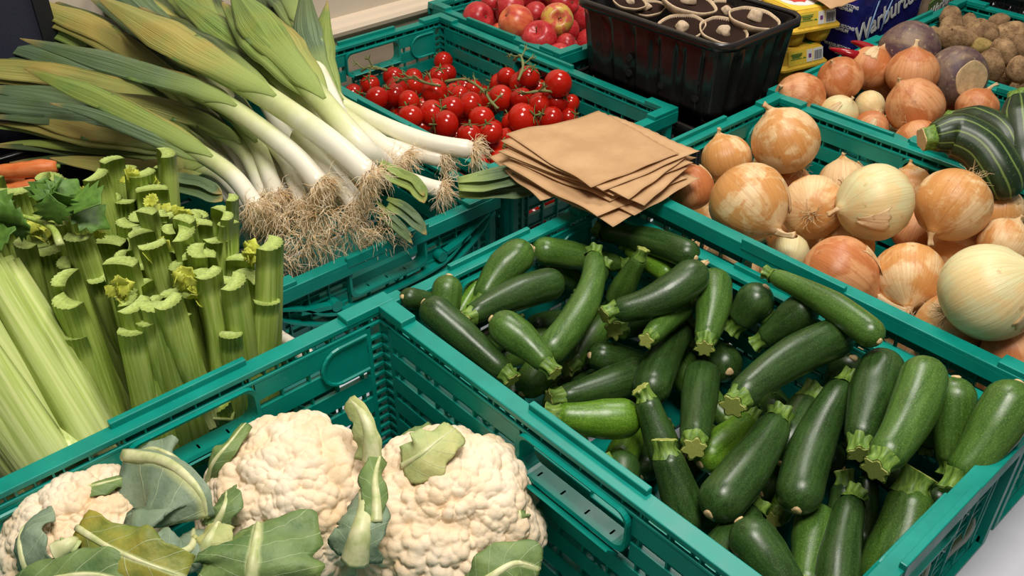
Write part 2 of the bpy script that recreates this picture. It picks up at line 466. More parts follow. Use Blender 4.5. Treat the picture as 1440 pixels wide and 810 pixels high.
# ================================================================== heaps: where each vegetable lies (metres)
# courgettes: stem end xyz, blossom end xyz, radius, shade, bend
ZUC=[(0.529,0.585,0.137,0.503,0.703,0.189,0.019,0,0),
(0.639,0.737,0.085,0.497,0.738,0.183,0.0129,0,0),
(0.534,0.715,0.155,0.559,0.733,0.183,0.0182,1,0),
(0.611,0.738,0.156,0.568,0.727,0.14,0.0129,2,0),
(0.581,0.706,0.138,0.676,0.719,0.179,0.0228,1,0.1),
(0.536,0.681,0.16,0.685,0.673,0.149,0.0213,0,0.05),
(0.55,0.544,0.159,0.542,0.632,0.185,0.0203,1,0.1),
(0.808,0.666,0.122,0.701,0.732,0.162,0.019,1,0.06),
(0.8,0.725,0.054,0.727,0.732,0.126,0.0187,1,0),
(0.736,0.667,0.178,0.573,0.586,0.147,0.0183,1,0.12),
(0.761,0.662,0.152,0.618,0.599,0.118,0.0179,0,0.05),
(0.637,0.608,0.076,0.733,0.64,0.084,0.0203,1,0),
(0.666,0.585,0.163,0.78,0.538,0.198,0.022,0,0.12),
(0.683,0.579,0.129,0.76,0.582,0.118,0.0199,0,0),
(0.674,0.522,0.151,0.813,0.56,0.137,0.0186,1,0),
(0.723,0.561,0.08,0.658,0.587,0.1,0.0188,0,0),
(0.743,0.71,0.054,0.679,0.718,0.054,0.0184,0,0),
(0.642,0.62,0.037,0.687,0.567,0.049,0.0213,0,0),
(0.791,0.549,0.102,0.647,0.486,0.11,0.0224,0,0.05),
(0.813,0.733,0.144,0.821,0.576,0.174,0.0181,0,0.05),
(0.825,0.693,0.135,0.825,0.628,0.147,0.014,2,0),
(0.791,0.63,0.172,0.778,0.65,0.115,0.0167,1,0),
(0.711,0.47,0.152,0.816,0.54,0.167,0.0222,1,0.04),
(0.787,0.485,0.129,0.817,0.478,0.168,0.0222,0,0),
(0.775,0.444,0.137,0.8,0.427,0.181,0.0201,0,0),
(0.822,0.441,0.163,0.822,0.385,0.154,0.0165,1,0),
(0.808,0.468,0.212,0.783,0.313,0.219,0.0161,1,0.05),
(0.809,0.508,0.088,0.771,0.47,0.087,0.0233,0,0),
(0.633,0.375,0.175,0.808,0.355,0.187,0.0221,0,0.06),
(0.816,0.35,0.111,0.817,0.346,0.151,0.0221,0,0),
(0.692,0.264,0.152,0.808,0.305,0.184,0.0239,0,0.04),
(0.657,0.233,0.18,0.797,0.265,0.208,0.0234,1,0.06),
(0.784,0.204,0.127,0.817,0.237,0.191,0.0218,1,0.03),
(0.721,0.185,0.146,0.817,0.185,0.218,0.0244,1,-0.04),
(0.817,0.245,0.091,0.821,0.244,0.133,0.0171,1,0),
(0.741,0.225,0.126,0.654,0.191,0.041,0.0311,1,0.05),
(0.723,0.283,0.094,0.66,0.236,0.033,0.0208,0,0),
(0.751,0.264,0.059,0.701,0.236,0.033,0.0149,0,0),
(0.787,0.329,0.157,0.623,0.278,0.119,0.0229,0,0.06),
(0.775,0.362,0.127,0.692,0.338,0.091,0.0259,0,0),
(0.7,0.356,0.14,0.549,0.327,0.128,0.0237,0,0.04),
(0.597,0.388,0.131,0.724,0.474,0.111,0.0208,0,0),
(0.639,0.306,0.059,0.673,0.316,0.063,0.0153,2,0),
(0.533,0.22,0.123,0.543,0.289,0.145,0.0225,0,0),
(0.563,0.225,0.085,0.662,0.274,0.084,0.0212,1,0),
(0.728,0.4,0.091,0.629,0.395,0.086,0.0202,2,0),
(0.716,0.186,0.032,0.804,0.193,0.059,0.0274,0,0),
(0.531,0.538,0.118,0.608,0.473,0.111,0.0222,2,0.04),
(0.605,0.443,0.134,0.596,0.41,0.085,0.0184,0,0),
(0.56,0.382,0.138,0.551,0.346,0.082,0.0208,0,0),
(0.643,0.501,0.054,0.582,0.472,0.054,0.0187,2,0),
(0.666,0.483,0.029,0.611,0.459,0.029,0.0173,0,0),
(0.716,0.358,0.055,0.672,0.344,0.05,0.0187,0,0),
(0.481,0.399,0.07,0.575,0.461,0.08,0.0202,0,0.04),
(0.694,0.256,0.107,0.56,0.189,0.093,0.0207,0,0.04),
(0.495,0.204,0.085,0.531,0.313,0.065,0.0194,0,0.04),
(0.648,0.702,0.091,0.486,0.66,0.109,0.0224,0,0.04),
(0.618,0.315,0.09,0.496,0.28,0.11,0.0234,0,0.04),
(0.742,0.425,0.039,0.772,0.555,0.061,0.0221,1,0.04),
(0.522,0.394,0.034,0.615,0.256,0.034,0.0204,1,0.04),
(0.74,0.388,0.033,0.583,0.355,0.067,0.0195,1,0.04),
(0.717,0.663,0.119,0.568,0.611,0.081,0.0197,1,0.04),
(0.796,0.317,0.061,0.765,0.186,0.089,0.0191,0,0.04),
(0.496,0.472,0.08,0.523,0.617,0.07,0.022,0,0.04),
(0.56,0.712,0.052,0.687,0.68,0.048,0.0225,1,0.04),
(0.679,0.639,0.034,0.731,0.541,0.034,0.0203,0,0.04),
(0.535,0.45,0.112,0.499,0.33,0.088,0.0212,0,0.04),
(0.524,0.447,0.036,0.609,0.591,0.064,0.0233,1,0.04),
(0.595,0.664,0.059,0.523,0.562,0.041,0.0214,0,0.04),
(0.769,0.422,0.087,0.755,0.303,0.063,0.0198,0,0.04),
(0.809,0.54,0.057,0.797,0.69,0.043,0.0225,0,0.04),
(0.778,0.359,0.048,0.81,0.472,0.052,0.0204,0,0.04),
(0.5,0.48,0.038,0.483,0.648,0.062,0.0201,1,0.04),
(0.57,0.571,0.094,0.697,0.538,0.086,0.0221,0,0.04),
(0.597,0.412,0.052,0.705,0.446,0.048,0.0231,0,0.04),
(0.49,0.194,0.033,0.522,0.318,0.035,0.0192,0,0.04)]
# round things: centre xyz, radius, width/height, then details
ONION=[(1.102,0.642,0.215,0.0485,1.03,-0.5,0.8,0.3,0,1,0.6),
(1.048,0.7,0.183,0.0365,1.06,-0.3,0.9,0.1,0,0,0.5),
(0.925,0.577,0.215,0.0507,1.02,0.55,-0.75,0.5,0,0,1.2),
(1.017,0.536,0.187,0.0425,0.91,0.3,0.3,-0.85,0,1,0.5),
(1.029,0.459,0.223,0.0485,1.03,-1,-0.2,0.2,1,0,0.6),
(1.102,0.394,0.22,0.0473,1.13,-0.6,-0.7,0.2,0,1,0.6),
(1.21,0.497,0.163,0.0296,1.1,0,1,0,0,0,0.5),
(1.038,0.486,0.139,0.035,1.27,-0.3,0.8,0.2,0,0,0.5),
(0.912,0.432,0.183,0.0458,1.0,0.8,-0.55,0.3,2,0,2.2),
(0.969,0.372,0.183,0.0418,1.03,-0.25,-0.8,0.6,0,0,1.3),
(1.128,0.382,0.146,0.0371,1.22,0.8,0.2,0.4,0,0,0.8),
(1.123,0.328,0.183,0.032,0.98,0.5,0.8,0,0,0,0.5),
(0.91,0.265,0.242,0.0515,1.08,0.6,0.45,0.6,1,1,1.0),
(0.932,0.295,0.161,0.0447,1.17,0.95,-0.3,0.2,0,1,0.9),
(0.922,0.222,0.175,0.0338,1.05,-0.3,0.8,0.3,2,1,0.5),
(0.954,0.522,0.151,0.0253,1.12,-0.2,-0.6,0.7,1,0,0.8),
(0.942,0.679,0.183,0.0319,0.86,-0.2,0.9,0.2,2,0,0.4),
(1.177,0.46,0.119,0.0331,1.03,0,0.6,0.6,2,0,0.8),
(0.971,0.406,0.119,0.0324,1.15,0,1,0,2,0,0.3),
(1.182,0.698,0.119,0.0369,1.08,0,1,0,0,0,0.3),
(1.201,0.592,0.127,0.039,1.0,0,1,0,0,0,0.3),
(1.098,0.272,0.119,0.0368,0.94,0,1,0,0,0,0.3),
(1.204,0.374,0.175,0.0366,1.0,0,1,0,0,0,0.3),
(1.16,0.313,0.123,0.0373,1.0,-0.5,0.8,0.3,0,1,0.6),
(1.082,0.592,0.092,0.0389,1.0,-0.3,0.9,0.1,0,0,0.5),
(0.948,0.649,0.072,0.0386,1.0,0.3,0.3,-0.85,0,1,0.5),
(0.988,0.524,0.097,0.0385,1.0,-1,-0.2,0.2,1,0,0.6),
(0.98,0.353,0.071,0.0396,1.0,-0.6,-0.7,0.2,0,1,0.6),
(0.958,0.226,0.069,0.0418,1.0,-0.3,0.8,0.2,0,0,0.5),
(1.04,0.703,0.081,0.036,1.0,0.5,0.8,0,0,0,0.5),
(1.136,0.237,0.066,0.0393,1.0,0.55,-0.75,0.5,0,0,1.2),
(0.909,0.496,0.085,0.0408,1.0,-0.25,-0.8,0.6,0,0,1.3),
(1.062,0.392,0.121,0.0362,1.0,-0.25,-0.8,0.6,0,0,1.3),
(0.904,0.293,0.055,0.0381,1.0,-0.6,-0.7,0.2,0,1,0.6),
(1.092,0.465,0.064,0.039,1.0,0.8,-0.55,0.3,2,0,2.2),
(1.021,0.209,0.117,0.0369,1.0,0.6,0.45,0.6,1,1,1.0),
(1.151,0.396,0.067,0.0372,1.0,0.55,-0.75,0.5,0,0,1.2),
(0.907,0.576,0.13,0.0374,1.0,0.55,-0.75,0.5,0,0,1.2),
(1.006,0.586,0.059,0.0365,1.0,0.6,0.45,0.6,1,1,1.0),
(1.009,0.288,0.114,0.0373,1.0,0.5,0.8,0,0,0,0.5),
(1.063,0.249,0.057,0.0369,1.0,-0.3,0.8,0.3,2,1,0.5),
(1.119,0.686,0.055,0.0388,1.0,0.6,0.45,0.6,1,1,1.0),
(1.198,0.277,0.053,0.0365,1.0,0.8,0.2,0.4,0,0,0.8),
(1.062,0.331,0.079,0.041,1.0,-0.3,0.8,0.3,2,1,0.5),
(0.922,0.42,0.069,0.0391,1.0,0,1,0,0,0,0.5),
(1.142,0.54,0.127,0.0414,1.0,-0.3,0.8,0.2,0,0,0.5),
(1.037,0.415,0.057,0.0383,1.0,0.3,0.3,-0.85,0,1,0.5),
(0.901,0.705,0.074,0.0366,1.0,-0.3,0.8,0.3,2,1,0.5),
(1.124,0.543,0.052,0.038,1.0,0,1,0,0,0,0.5),
(1.13,0.644,0.128,0.0401,1.0,0.8,-0.55,0.3,2,0,2.2),
(1.179,0.227,0.124,0.0377,1.0,-1,-0.2,0.2,1,0,0.6)]
ONION2=[(1.283,0.737,0.195,0.0417,1.03,-0.7,0.3,0.5,2,0,0.3),
(1.358,0.715,0.215,0.0372,1.02,-0.5,0.5,0.6,2,0,0.3),
(1.446,0.714,0.208,0.0367,0.98,0.5,0.8,0.1,2,0,1.1),
(1.447,0.64,0.223,0.0406,1.05,-0.1,0.9,0.5,2,0,0.6),
(1.297,0.674,0.185,0.0306,0.96,0.3,0.5,0.7,1,0,0.4),
(1.368,0.661,0.183,0.0255,1.05,0.2,-0.5,0.8,1,0,0.7),
(1.515,0.712,0.144,0.0325,1.11,0.6,-0.5,0.4,2,0,0.7),
(1.358,0.582,0.21,0.0438,1.13,-0.6,0.7,0.3,2,0,0.3),
(1.318,0.626,0.173,0.027,1.09,0.2,0.6,0.6,2,0,0.4),
(1.301,0.542,0.186,0.0348,1.05,0.1,-0.8,0.5,2,1,0.3),
(1.298,0.586,0.163,0.0218,1.17,0,0.4,0.8,1,0,0.4),
(1.477,0.537,0.189,0.0325,1.08,0.5,0.85,0.1,2,0,1.4),
(1.534,0.607,0.148,0.0289,1.1,0,1,0.2,2,0,0.4),
(1.393,0.63,0.151,0.0209,1.06,0,1,0.2,1,0,0.9),
(1.333,0.659,0.145,0.0216,1.12,0,1,0,2,0,0.3),
(1.517,0.686,0.23,0.0496,1.05,0,0,0,9,0,0),
(1.517,0.599,0.213,0.0482,0.99,0,0,0,9,0,0),
(1.5,0.57,0.114,0.0309,1.0,-0.7,0.3,0.5,2,0,0.3),
(1.44,0.692,0.083,0.032,1.0,-0.5,0.5,0.6,2,0,0.3),
(1.344,0.543,0.1,0.0312,1.0,0.5,0.8,0.1,2,0,1.1),
(1.338,0.717,0.065,0.0318,1.0,-0.1,0.9,0.5,2,0,0.6),
(1.369,0.663,0.088,0.0317,1.0,0.3,0.5,0.7,1,0,0.4),
(1.362,0.588,0.064,0.0324,1.0,0.2,-0.5,0.8,1,0,0.7),
(1.408,0.741,0.073,0.03,1.0,0.5,0.85,0.1,2,0,1.4),
(1.482,0.537,0.058,0.0322,1.0,0.5,0.8,0.1,2,0,1.1),
(1.494,0.638,0.078,0.0319,1.0,0.2,0.6,0.6,2,0,0.4),
(1.308,0.65,0.076,0.0332,1.0,0.1,-0.8,0.5,2,1,0.3),
(1.425,0.605,0.112,0.0301,1.0,0.1,-0.8,0.5,2,1,0.3),
(1.304,0.562,0.048,0.0314,1.0,0.2,-0.5,0.8,1,0,0.7),
(1.525,0.693,0.058,0.0326,1.0,0.1,-0.8,0.5,2,1,0.3),
(1.421,0.547,0.065,0.0303,1.0,0.3,0.5,0.7,1,0,0.4),
(1.468,0.733,0.048,0.0318,1.0,0,1,0.2,2,0,0.4),
(1.524,0.585,0.054,0.0321,1.0,0,1,0.2,2,0,0.4),
(1.407,0.636,0.052,0.0304,1.0,-0.6,0.7,0.3,2,0,0.3),
(1.446,0.533,0.119,0.0313,1.0,0.6,-0.5,0.4,2,0,0.7)]
TOM=[(0.898,1.447,0.088,0.0192,1.0),
(0.871,1.328,0.126,0.021,1.0),
(0.91,1.329,0.121,0.0213,1.0),
(1.009,1.402,0.088,0.0195,1.0),
(0.972,1.289,0.12,0.0259,1.0),
(0.912,1.288,0.12,0.0209,1.0),
(0.913,1.364,0.085,0.0187,1.0),
(0.919,1.328,0.084,0.02,1.0),
(0.863,1.218,0.129,0.0228,1.0),
(0.907,1.213,0.124,0.0245,1.0),
(1.0,1.373,0.056,0.0177,1.0),
(0.95,1.214,0.12,0.0234,1.0),
(0.993,1.213,0.115,0.0238,1.0),
(0.9,1.168,0.122,0.024,1.0),
(0.962,1.147,0.12,0.0229,1.0),
(0.901,1.107,0.124,0.0206,1.0),
(1.124,1.332,0.059,0.0181,1.0),
(1.052,1.197,0.116,0.0241,1.0),
(1.121,1.282,0.097,0.0208,1.0),
(1.119,1.257,0.119,0.0189,1.0),
(1.119,1.217,0.118,0.0233,1.0),
(1.104,1.181,0.147,0.0213,1.0),
(1.065,1.158,0.124,0.0208,1.0),
(1.063,1.11,0.129,0.0204,1.0),
(1.097,1.098,0.162,0.0248,1.0),
(1.1,1.103,0.125,0.0207,1.0),
(1.126,1.093,0.118,0.0164,1.0),
(1.015,1.1,0.12,0.0272,1.0),
(1.052,1.067,0.12,0.0215,1.0),
(0.938,1.095,0.12,0.0208,1.0),
(0.991,1.113,0.088,0.0172,1.0),
(1.045,1.323,0.088,0.0191,1.0),
(1.125,1.371,0.057,0.0167,1.0),
(0.954,1.101,0.087,0.0183,1.0),
(0.953,1.12,0.05,0.0144,1.0),
(0.953,1.095,0.057,0.0142,1.0),
(0.948,1.292,0.056,0.0169,1.0),
(1.126,1.178,0.121,0.0169,1.0),
(0.992,1.228,0.079,0.0181,1.0),
(0.886,1.289,0.088,0.0179,1.0),
(0.92,1.17,0.088,0.0172,1.0),
(0.931,1.453,0.056,0.0163,1.0),
(1.032,1.397,0.056,0.0148,1.0),
(0.969,1.175,0.056,0.0162,1.0),
(1.082,1.202,0.088,0.0184,1.0),
(1.095,1.278,0.056,0.0176,1.0),
(1.127,1.155,0.116,0.0152,1.0),
(1.107,1.079,0.101,0.0177,1.0),
(1.054,1.114,0.088,0.0176,1.0),
(0.963,1.07,0.09,0.0167,1.0),
(1.082,1.029,0.094,0.0199,1.0),
(1.006,1.336,0.068,0.021,1.0),
(0.881,0.96,0.082,0.0202,1.0),
(0.873,1.399,0.051,0.0208,1.0),
(0.913,1.261,0.072,0.0207,1.0),
(0.905,1.073,0.05,0.0214,1.0),
(0.869,1.007,0.098,0.0203,1.0),
(0.883,0.932,0.048,0.0228,1.0),
(1.054,0.93,0.072,0.0218,1.0),
(1.062,1.394,0.095,0.02,1.0),
(0.851,0.977,0.048,0.0191,1.0),
(0.856,1.115,0.037,0.0223,1.0),
(0.83,1.388,0.04,0.0205,1.0),
(0.834,1.23,0.061,0.0222,1.0),
(1.032,1.099,0.057,0.0208,1.0),
(0.851,1.048,0.047,0.0205,1.0),
(1.064,1.009,0.045,0.0193,1.0),
(1.063,1.239,0.094,0.0223,1.0),
(1.11,1.23,0.052,0.0192,1.0),
(1.019,1.455,0.041,0.0223,1.0),
(1.056,1.189,0.049,0.0228,1.0),
(0.967,1.214,0.05,0.0205,1.0),
(0.915,0.991,0.053,0.0195,1.0),
(0.83,1.007,0.036,0.0204,1.0),
(1.015,1.196,0.044,0.021,1.0),
(1.1,1.416,0.083,0.0195,1.0),
(0.946,0.916,0.089,0.0196,1.0),
(1.107,1.125,0.067,0.0214,1.0),
(0.895,1.156,0.04,0.0193,1.0),
(1.074,1.12,0.047,0.0198,1.0),
(0.936,1.03,0.056,0.0217,1.0),
(0.954,1.362,0.062,0.0193,1.0),
(1.08,1.309,0.088,0.0192,1.0),
(0.933,1.418,0.061,0.0195,1.0),
(1.106,0.922,0.063,0.0227,1.0),
(0.834,1.317,0.1,0.0199,1.0),
(0.981,0.973,0.052,0.0193,1.0),
(1.111,1.174,0.051,0.0201,1.0),
(1.051,1.361,0.064,0.0216,1.0),
(0.855,1.12,0.092,0.0209,1.0),
(1.018,1.058,0.09,0.0205,1.0),
(0.969,1.258,0.057,0.0225,1.0),
(1.001,0.94,0.087,0.0205,1.0),
(1.075,1.424,0.046,0.0207,1.0),
(1.026,1.007,0.071,0.0203,1.0),
(0.83,1.316,0.05,0.0203,1.0),
(0.931,1.328,0.04,0.0194,1.0),
(0.89,1.306,0.048,0.0229,1.0),
(0.934,1.002,0.087,0.0199,1.0),
(0.965,1.399,0.096,0.0223,1.0),
(1.048,1.149,0.037,0.0191,1.0),
(1.032,1.145,0.093,0.0199,1.0),
(0.83,1.209,0.098,0.0199,1.0),
(1.119,0.99,0.035,0.0193,1.0),
(1.095,1.064,0.066,0.0209,1.0),
(0.986,1.049,0.056,0.0223,1.0),
(0.892,1.217,0.038,0.0223,1.0),
(0.94,0.944,0.051,0.0197,1.0),
(0.88,1.065,0.092,0.0217,1.0),
(0.855,1.192,0.056,0.02,1.0),
(0.871,1.252,0.097,0.0216,1.0),
(0.84,1.446,0.077,0.0211,1.0),
(1.06,0.997,0.086,0.019,1.0),
(0.875,1.014,0.04,0.0205,1.0),
(1.016,0.943,0.039,0.0193,1.0),
(1.029,1.29,0.097,0.0195,1.0),
(1.094,1.356,0.072,0.0218,1.0),
(0.861,1.36,0.058,0.0205,1.0),
(0.983,0.978,0.098,0.021,1.0),
(1.119,1.451,0.093,0.02,1.0),
(0.835,1.277,0.081,0.0229,1.0),
(1.035,1.443,0.082,0.0206,1.0),
(1.117,1.022,0.079,0.021,1.0),
(0.978,0.929,0.048,0.0218,1.0),
(1.061,1.253,0.036,0.0194,1.0),
(0.981,1.451,0.058,0.0205,1.0),
(0.896,1.117,0.081,0.021,1.0),
(0.952,1.147,0.076,0.0205,1.0),
(1.027,1.246,0.076,0.0196,1.0),
(0.92,1.047,0.093,0.0202,1.0),
(0.831,1.025,0.097,0.022,1.0),
(1.058,1.054,0.047,0.0229,1.0),
(0.861,1.398,0.091,0.0213,1.0),
(1.011,1.158,0.034,0.0197,1.0),
(0.888,1.447,0.037,0.0199,1.0),
(0.838,1.146,0.061,0.0194,1.0),
(0.9,1.112,0.037,0.0207,1.0),
(0.833,0.97,0.093,0.0216,1.0),
(1.024,1.237,0.034,0.0219,1.0),
(0.917,1.214,0.077,0.0205,1.0),
(0.945,1.461,0.089,0.0196,1.0),
(1.07,1.312,0.045,0.0212,1.0),
(0.96,1.406,0.037,0.019,1.0),
(0.937,1.174,0.038,0.0199,1.0),
(1.04,0.975,0.047,0.0227,1.0),
(0.856,1.276,0.037,0.0204,1.0),
(0.919,0.953,0.093,0.0196,1.0),
(1.094,1.459,0.053,0.0211,1.0),
(0.827,1.081,0.069,0.0193,1.0),
(0.829,1.153,0.098,0.0192,1.0),
(1.095,0.959,0.046,0.0219,1.0),
(1.043,1.282,0.059,0.0223,1.0),
(0.827,1.176,0.034,0.0195,1.0),
(0.991,1.446,0.096,0.0209,1.0),
(0.919,1.271,0.032,0.019,1.0),
(0.999,1.162,0.083,0.0191,1.0),
(0.894,1.356,0.036,0.0206,1.0),
(1.099,0.984,0.081,0.0222,1.0),
(1.042,0.961,0.094,0.0193,1.0),
(0.984,1.301,0.041,0.021,1.0),
(0.836,0.923,0.085,0.0228,1.0),
(0.832,1.438,0.036,0.0198,1.0)]
APPLE=[(1.208,1.443,0.164,0.0319,1.02,0),
(1.276,1.479,0.171,0.024,1.02,0),
(1.277,1.425,0.171,0.0338,1.02,0),
(1.211,1.335,0.182,0.0348,1.02,1),
(1.301,1.373,0.168,0.0248,1.02,0),
(1.267,1.277,0.189,0.0317,1.02,2),
(1.21,1.266,0.168,0.034,1.02,0),
(1.393,1.38,0.168,0.0301,1.02,0),
(1.442,1.5,0.136,0.0239,1.02,0),
(1.24,1.221,0.161,0.0216,1.02,0),
(1.202,1.201,0.153,0.0253,1.02,0),
(1.197,1.263,0.119,0.0191,1.02,1),
(1.199,1.22,0.118,0.0215,1.02,0),
(1.234,1.409,0.136,0.0189,1.02,1),
(1.215,1.318,0.133,0.0196,1.02,0),
(1.277,1.486,0.13,0.0212,1.02,0),
(1.351,1.326,0.136,0.0235,1.02,0),
(1.356,1.461,0.179,0.0308,1.02,0),
(1.354,1.515,0.173,0.028,1.02,0),
(1.438,1.459,0.168,0.0313,1.02,2),
(1.487,1.269,0.105,0.0317,1.0,0),
(1.405,1.437,0.078,0.0325,1.0,0),
(1.271,1.231,0.093,0.0319,1.0,0),
(1.262,1.472,0.062,0.0323,1.0,1),
(1.306,1.396,0.082,0.0322,1.0,0),
(1.296,1.293,0.061,0.0328,1.0,2),
(1.458,1.215,0.083,0.0331,1.0,0),
(1.36,1.503,0.07,0.031,1.0,1),
(1.368,1.382,0.106,0.0329,1.0,0),
(1.48,1.362,0.074,0.0324,1.0,0),
(1.22,1.379,0.072,0.0334,1.0,0),
(1.434,1.307,0.068,0.0324,1.0,1),
(1.515,1.438,0.095,0.0337,1.0,0),
(1.42,1.502,0.052,0.0335,1.0,0),
(1.346,1.335,0.065,0.0317,1.0,1),
(1.216,1.257,0.048,0.032,1.0,2),
(1.341,1.207,0.1,0.0315,1.0,0),
(1.378,1.238,0.063,0.0312,1.0,0),
(1.383,1.293,0.107,0.0319,1.0,0),
(1.235,1.317,0.054,0.0334,1.0,0),
(1.527,1.247,0.047,0.0312,1.0,0),
(1.323,1.455,0.1,0.0331,1.0,1),
(1.527,1.501,0.103,0.0318,1.0,0),
(1.485,1.492,0.047,0.0319,1.0,0),
(1.425,1.383,0.045,0.0331,1.0,0),
(1.517,1.314,0.052,0.0335,1.0,0),
(1.314,1.216,0.046,0.0326,1.0,0),
(1.214,1.462,0.1,0.0319,1.0,2),
(1.523,1.208,0.106,0.0327,1.0,1)]
POTATO=[(1.827,0.761,0.192,0.0231,1.0,0),
(1.791,0.742,0.189,0.0218,1.04,0),
(1.899,0.756,0.167,0.0199,1.04,0),
(1.757,0.709,0.186,0.0293,1.41,0),
(1.783,0.769,0.163,0.0203,0.89,0),
(1.839,0.7,0.18,0.0269,1.25,0),
(1.763,0.666,0.182,0.0168,1.14,1),
(1.8,0.692,0.15,0.0196,1.08,1),
(1.804,0.729,0.146,0.0197,1.08,0),
(1.872,0.662,0.18,0.0255,1.27,0),
(1.763,0.626,0.183,0.0241,1.03,0),
(1.811,0.616,0.18,0.0208,0.93,0),
(1.687,0.613,0.18,0.0267,0.95,0),
(1.773,0.616,0.145,0.0191,0.93,0),
(1.709,0.571,0.18,0.0212,0.94,0),
(1.798,0.606,0.116,0.0158,1.32,0),
(1.797,0.658,0.116,0.0143,1.05,0),
(1.902,0.696,0.153,0.0212,1.12,0),
(1.916,0.755,0.133,0.0215,1.12,0),
(1.917,0.708,0.121,0.0207,1.08,0),
(1.918,0.653,0.118,0.0188,1.18,0),
(1.828,0.769,0.158,0.02,1.08,0),
(1.921,0.707,0.181,0.0174,1.1,0),
(1.829,0.714,0.116,0.0169,1.1,0),
(1.881,0.704,0.117,0.0172,1.1,0),
(1.915,0.641,0.179,0.0235,1.07,0),
(1.841,0.596,0.148,0.0227,1.07,0),
(1.868,0.349,0.109,0.0271,1.0,0),
(1.789,0.638,0.079,0.0284,1.0,0),
(1.66,0.284,0.095,0.0275,1.0,0),
(1.651,0.697,0.061,0.0282,1.0,0),
(1.693,0.567,0.084,0.0281,1.0,0),
(1.684,0.39,0.06,0.029,1.0,0),
(1.839,0.256,0.084,0.0295,1.0,0),
(1.76,0.574,0.114,0.026,1.0,0),
(1.746,0.751,0.069,0.026,1.0,0),
(1.628,0.299,0.057,0.0261,1.0,0),
(1.633,0.43,0.045,0.0301,1.0,0),
(1.719,0.506,0.112,0.0265,1.0,1),
(1.861,0.509,0.074,0.0284,1.0,0),
(1.611,0.538,0.072,0.03,1.0,0),
(1.817,0.414,0.067,0.0283,1.0,0),
(1.891,0.454,0.108,0.0306,1.0,0),
(1.628,0.367,0.057,0.0279,1.0,0),
(1.85,0.33,0.053,0.0264,1.0,0),
(1.803,0.75,0.05,0.0301,1.0,1),
(1.747,0.579,0.059,0.0289,1.0,0),
(1.769,0.431,0.107,0.0262,1.0,0),
(1.732,0.462,0.063,0.0271,1.0,0),
(1.748,0.523,0.06,0.0278,1.0,0),
(1.694,0.312,0.063,0.0267,1.0,0),
(1.799,0.506,0.053,0.0285,1.0,0),
(1.902,0.64,0.055,0.0292,1.0,0),
(1.727,0.242,0.103,0.0268,1.0,0),
(1.828,0.544,0.097,0.0268,1.0,0),
(1.674,0.469,0.048,0.0264,1.0,0),
(1.903,0.546,0.107,0.0289,1.0,1),
(1.747,0.401,0.067,0.0293,1.0,0),
(1.736,0.663,0.073,0.0264,1.0,0),
(1.867,0.612,0.102,0.0262,1.0,0),
(1.61,0.621,0.115,0.0272,1.0,0),
(1.763,0.296,0.061,0.0263,1.0,0),
(1.633,0.434,0.107,0.0284,1.0,0),
(1.831,0.66,0.054,0.0271,1.0,0),
(1.802,0.376,0.104,0.0278,1.0,0),
(1.784,0.265,0.101,0.0279,1.0,1),
(1.706,0.717,0.058,0.0262,1.0,0),
(1.861,0.721,0.054,0.0281,1.0,0),
(1.607,0.619,0.06,0.0276,1.0,1),
(1.665,0.34,0.103,0.0262,1.0,0),
(1.717,0.625,0.111,0.0264,1.0,0),
(1.833,0.462,0.045,0.0262,1.0,0),
(1.816,0.458,0.107,0.0272,1.0,0),
(1.907,0.312,0.043,0.0264,1.0,0),
(1.901,0.385,0.05,0.0286,1.0,0),
(1.672,0.526,0.046,0.0301,1.0,0),
(1.655,0.732,0.1,0.0268,1.0,0),
(1.756,0.347,0.05,0.0288,1.0,0),
(1.897,0.267,0.096,0.0301,1.0,0),
(1.847,0.56,0.044,0.0265,1.0,0),
(1.647,0.504,0.098,0.0283,1.0,0),
(1.647,0.561,0.114,0.0282,1.0,0),
(1.608,0.345,0.111,0.0297,1.0,0),
(1.613,0.668,0.082,0.026,1.0,0),
(1.899,0.4,0.103,0.0273,1.0,0),
(1.71,0.41,0.114,0.03,1.0,0),
(1.736,0.303,0.104,0.0279,1.0,0),
(1.78,0.706,0.106,0.0265,1.0,0),
(1.607,0.479,0.047,0.0289,1.0,1),
(1.675,0.618,0.059,0.0265,1.0,0),
(1.684,0.674,0.099,0.0293,1.0,0),
(1.904,0.695,0.078,0.028,1.0,0),
(1.686,0.245,0.065,0.0266,1.0,0),
(1.736,0.252,0.053,0.0267,1.0,0),
(1.813,0.313,0.087,0.0263,1.0,0),
(1.906,0.448,0.043,0.0283,1.0,1),
(1.632,0.757,0.041,0.0267,1.0,1),
(1.845,0.748,0.096,0.0264,1.0,0),
(1.609,0.266,0.115,0.0298,1.0,1),
(1.814,0.595,0.057,0.0262,1.0,1),
(1.905,0.749,0.063,0.0261,1.0,0)]
# ================================================================== vegetables: heaps
_y = math.radians(48.0); _p = math.radians(35.1)
CF = Vector((math.cos(_y)*math.cos(_p), math.sin(_y)*math.cos(_p), -math.sin(_p)))     # view direction
CR = Vector((math.sin(_y), -math.cos(_y), 0)); CU = CR.cross(CF)
def vdir(r, u, t): return (CR * r + CU * u - CF * t).normalized()

def sgn(n): return -1 if n % 2 else 1

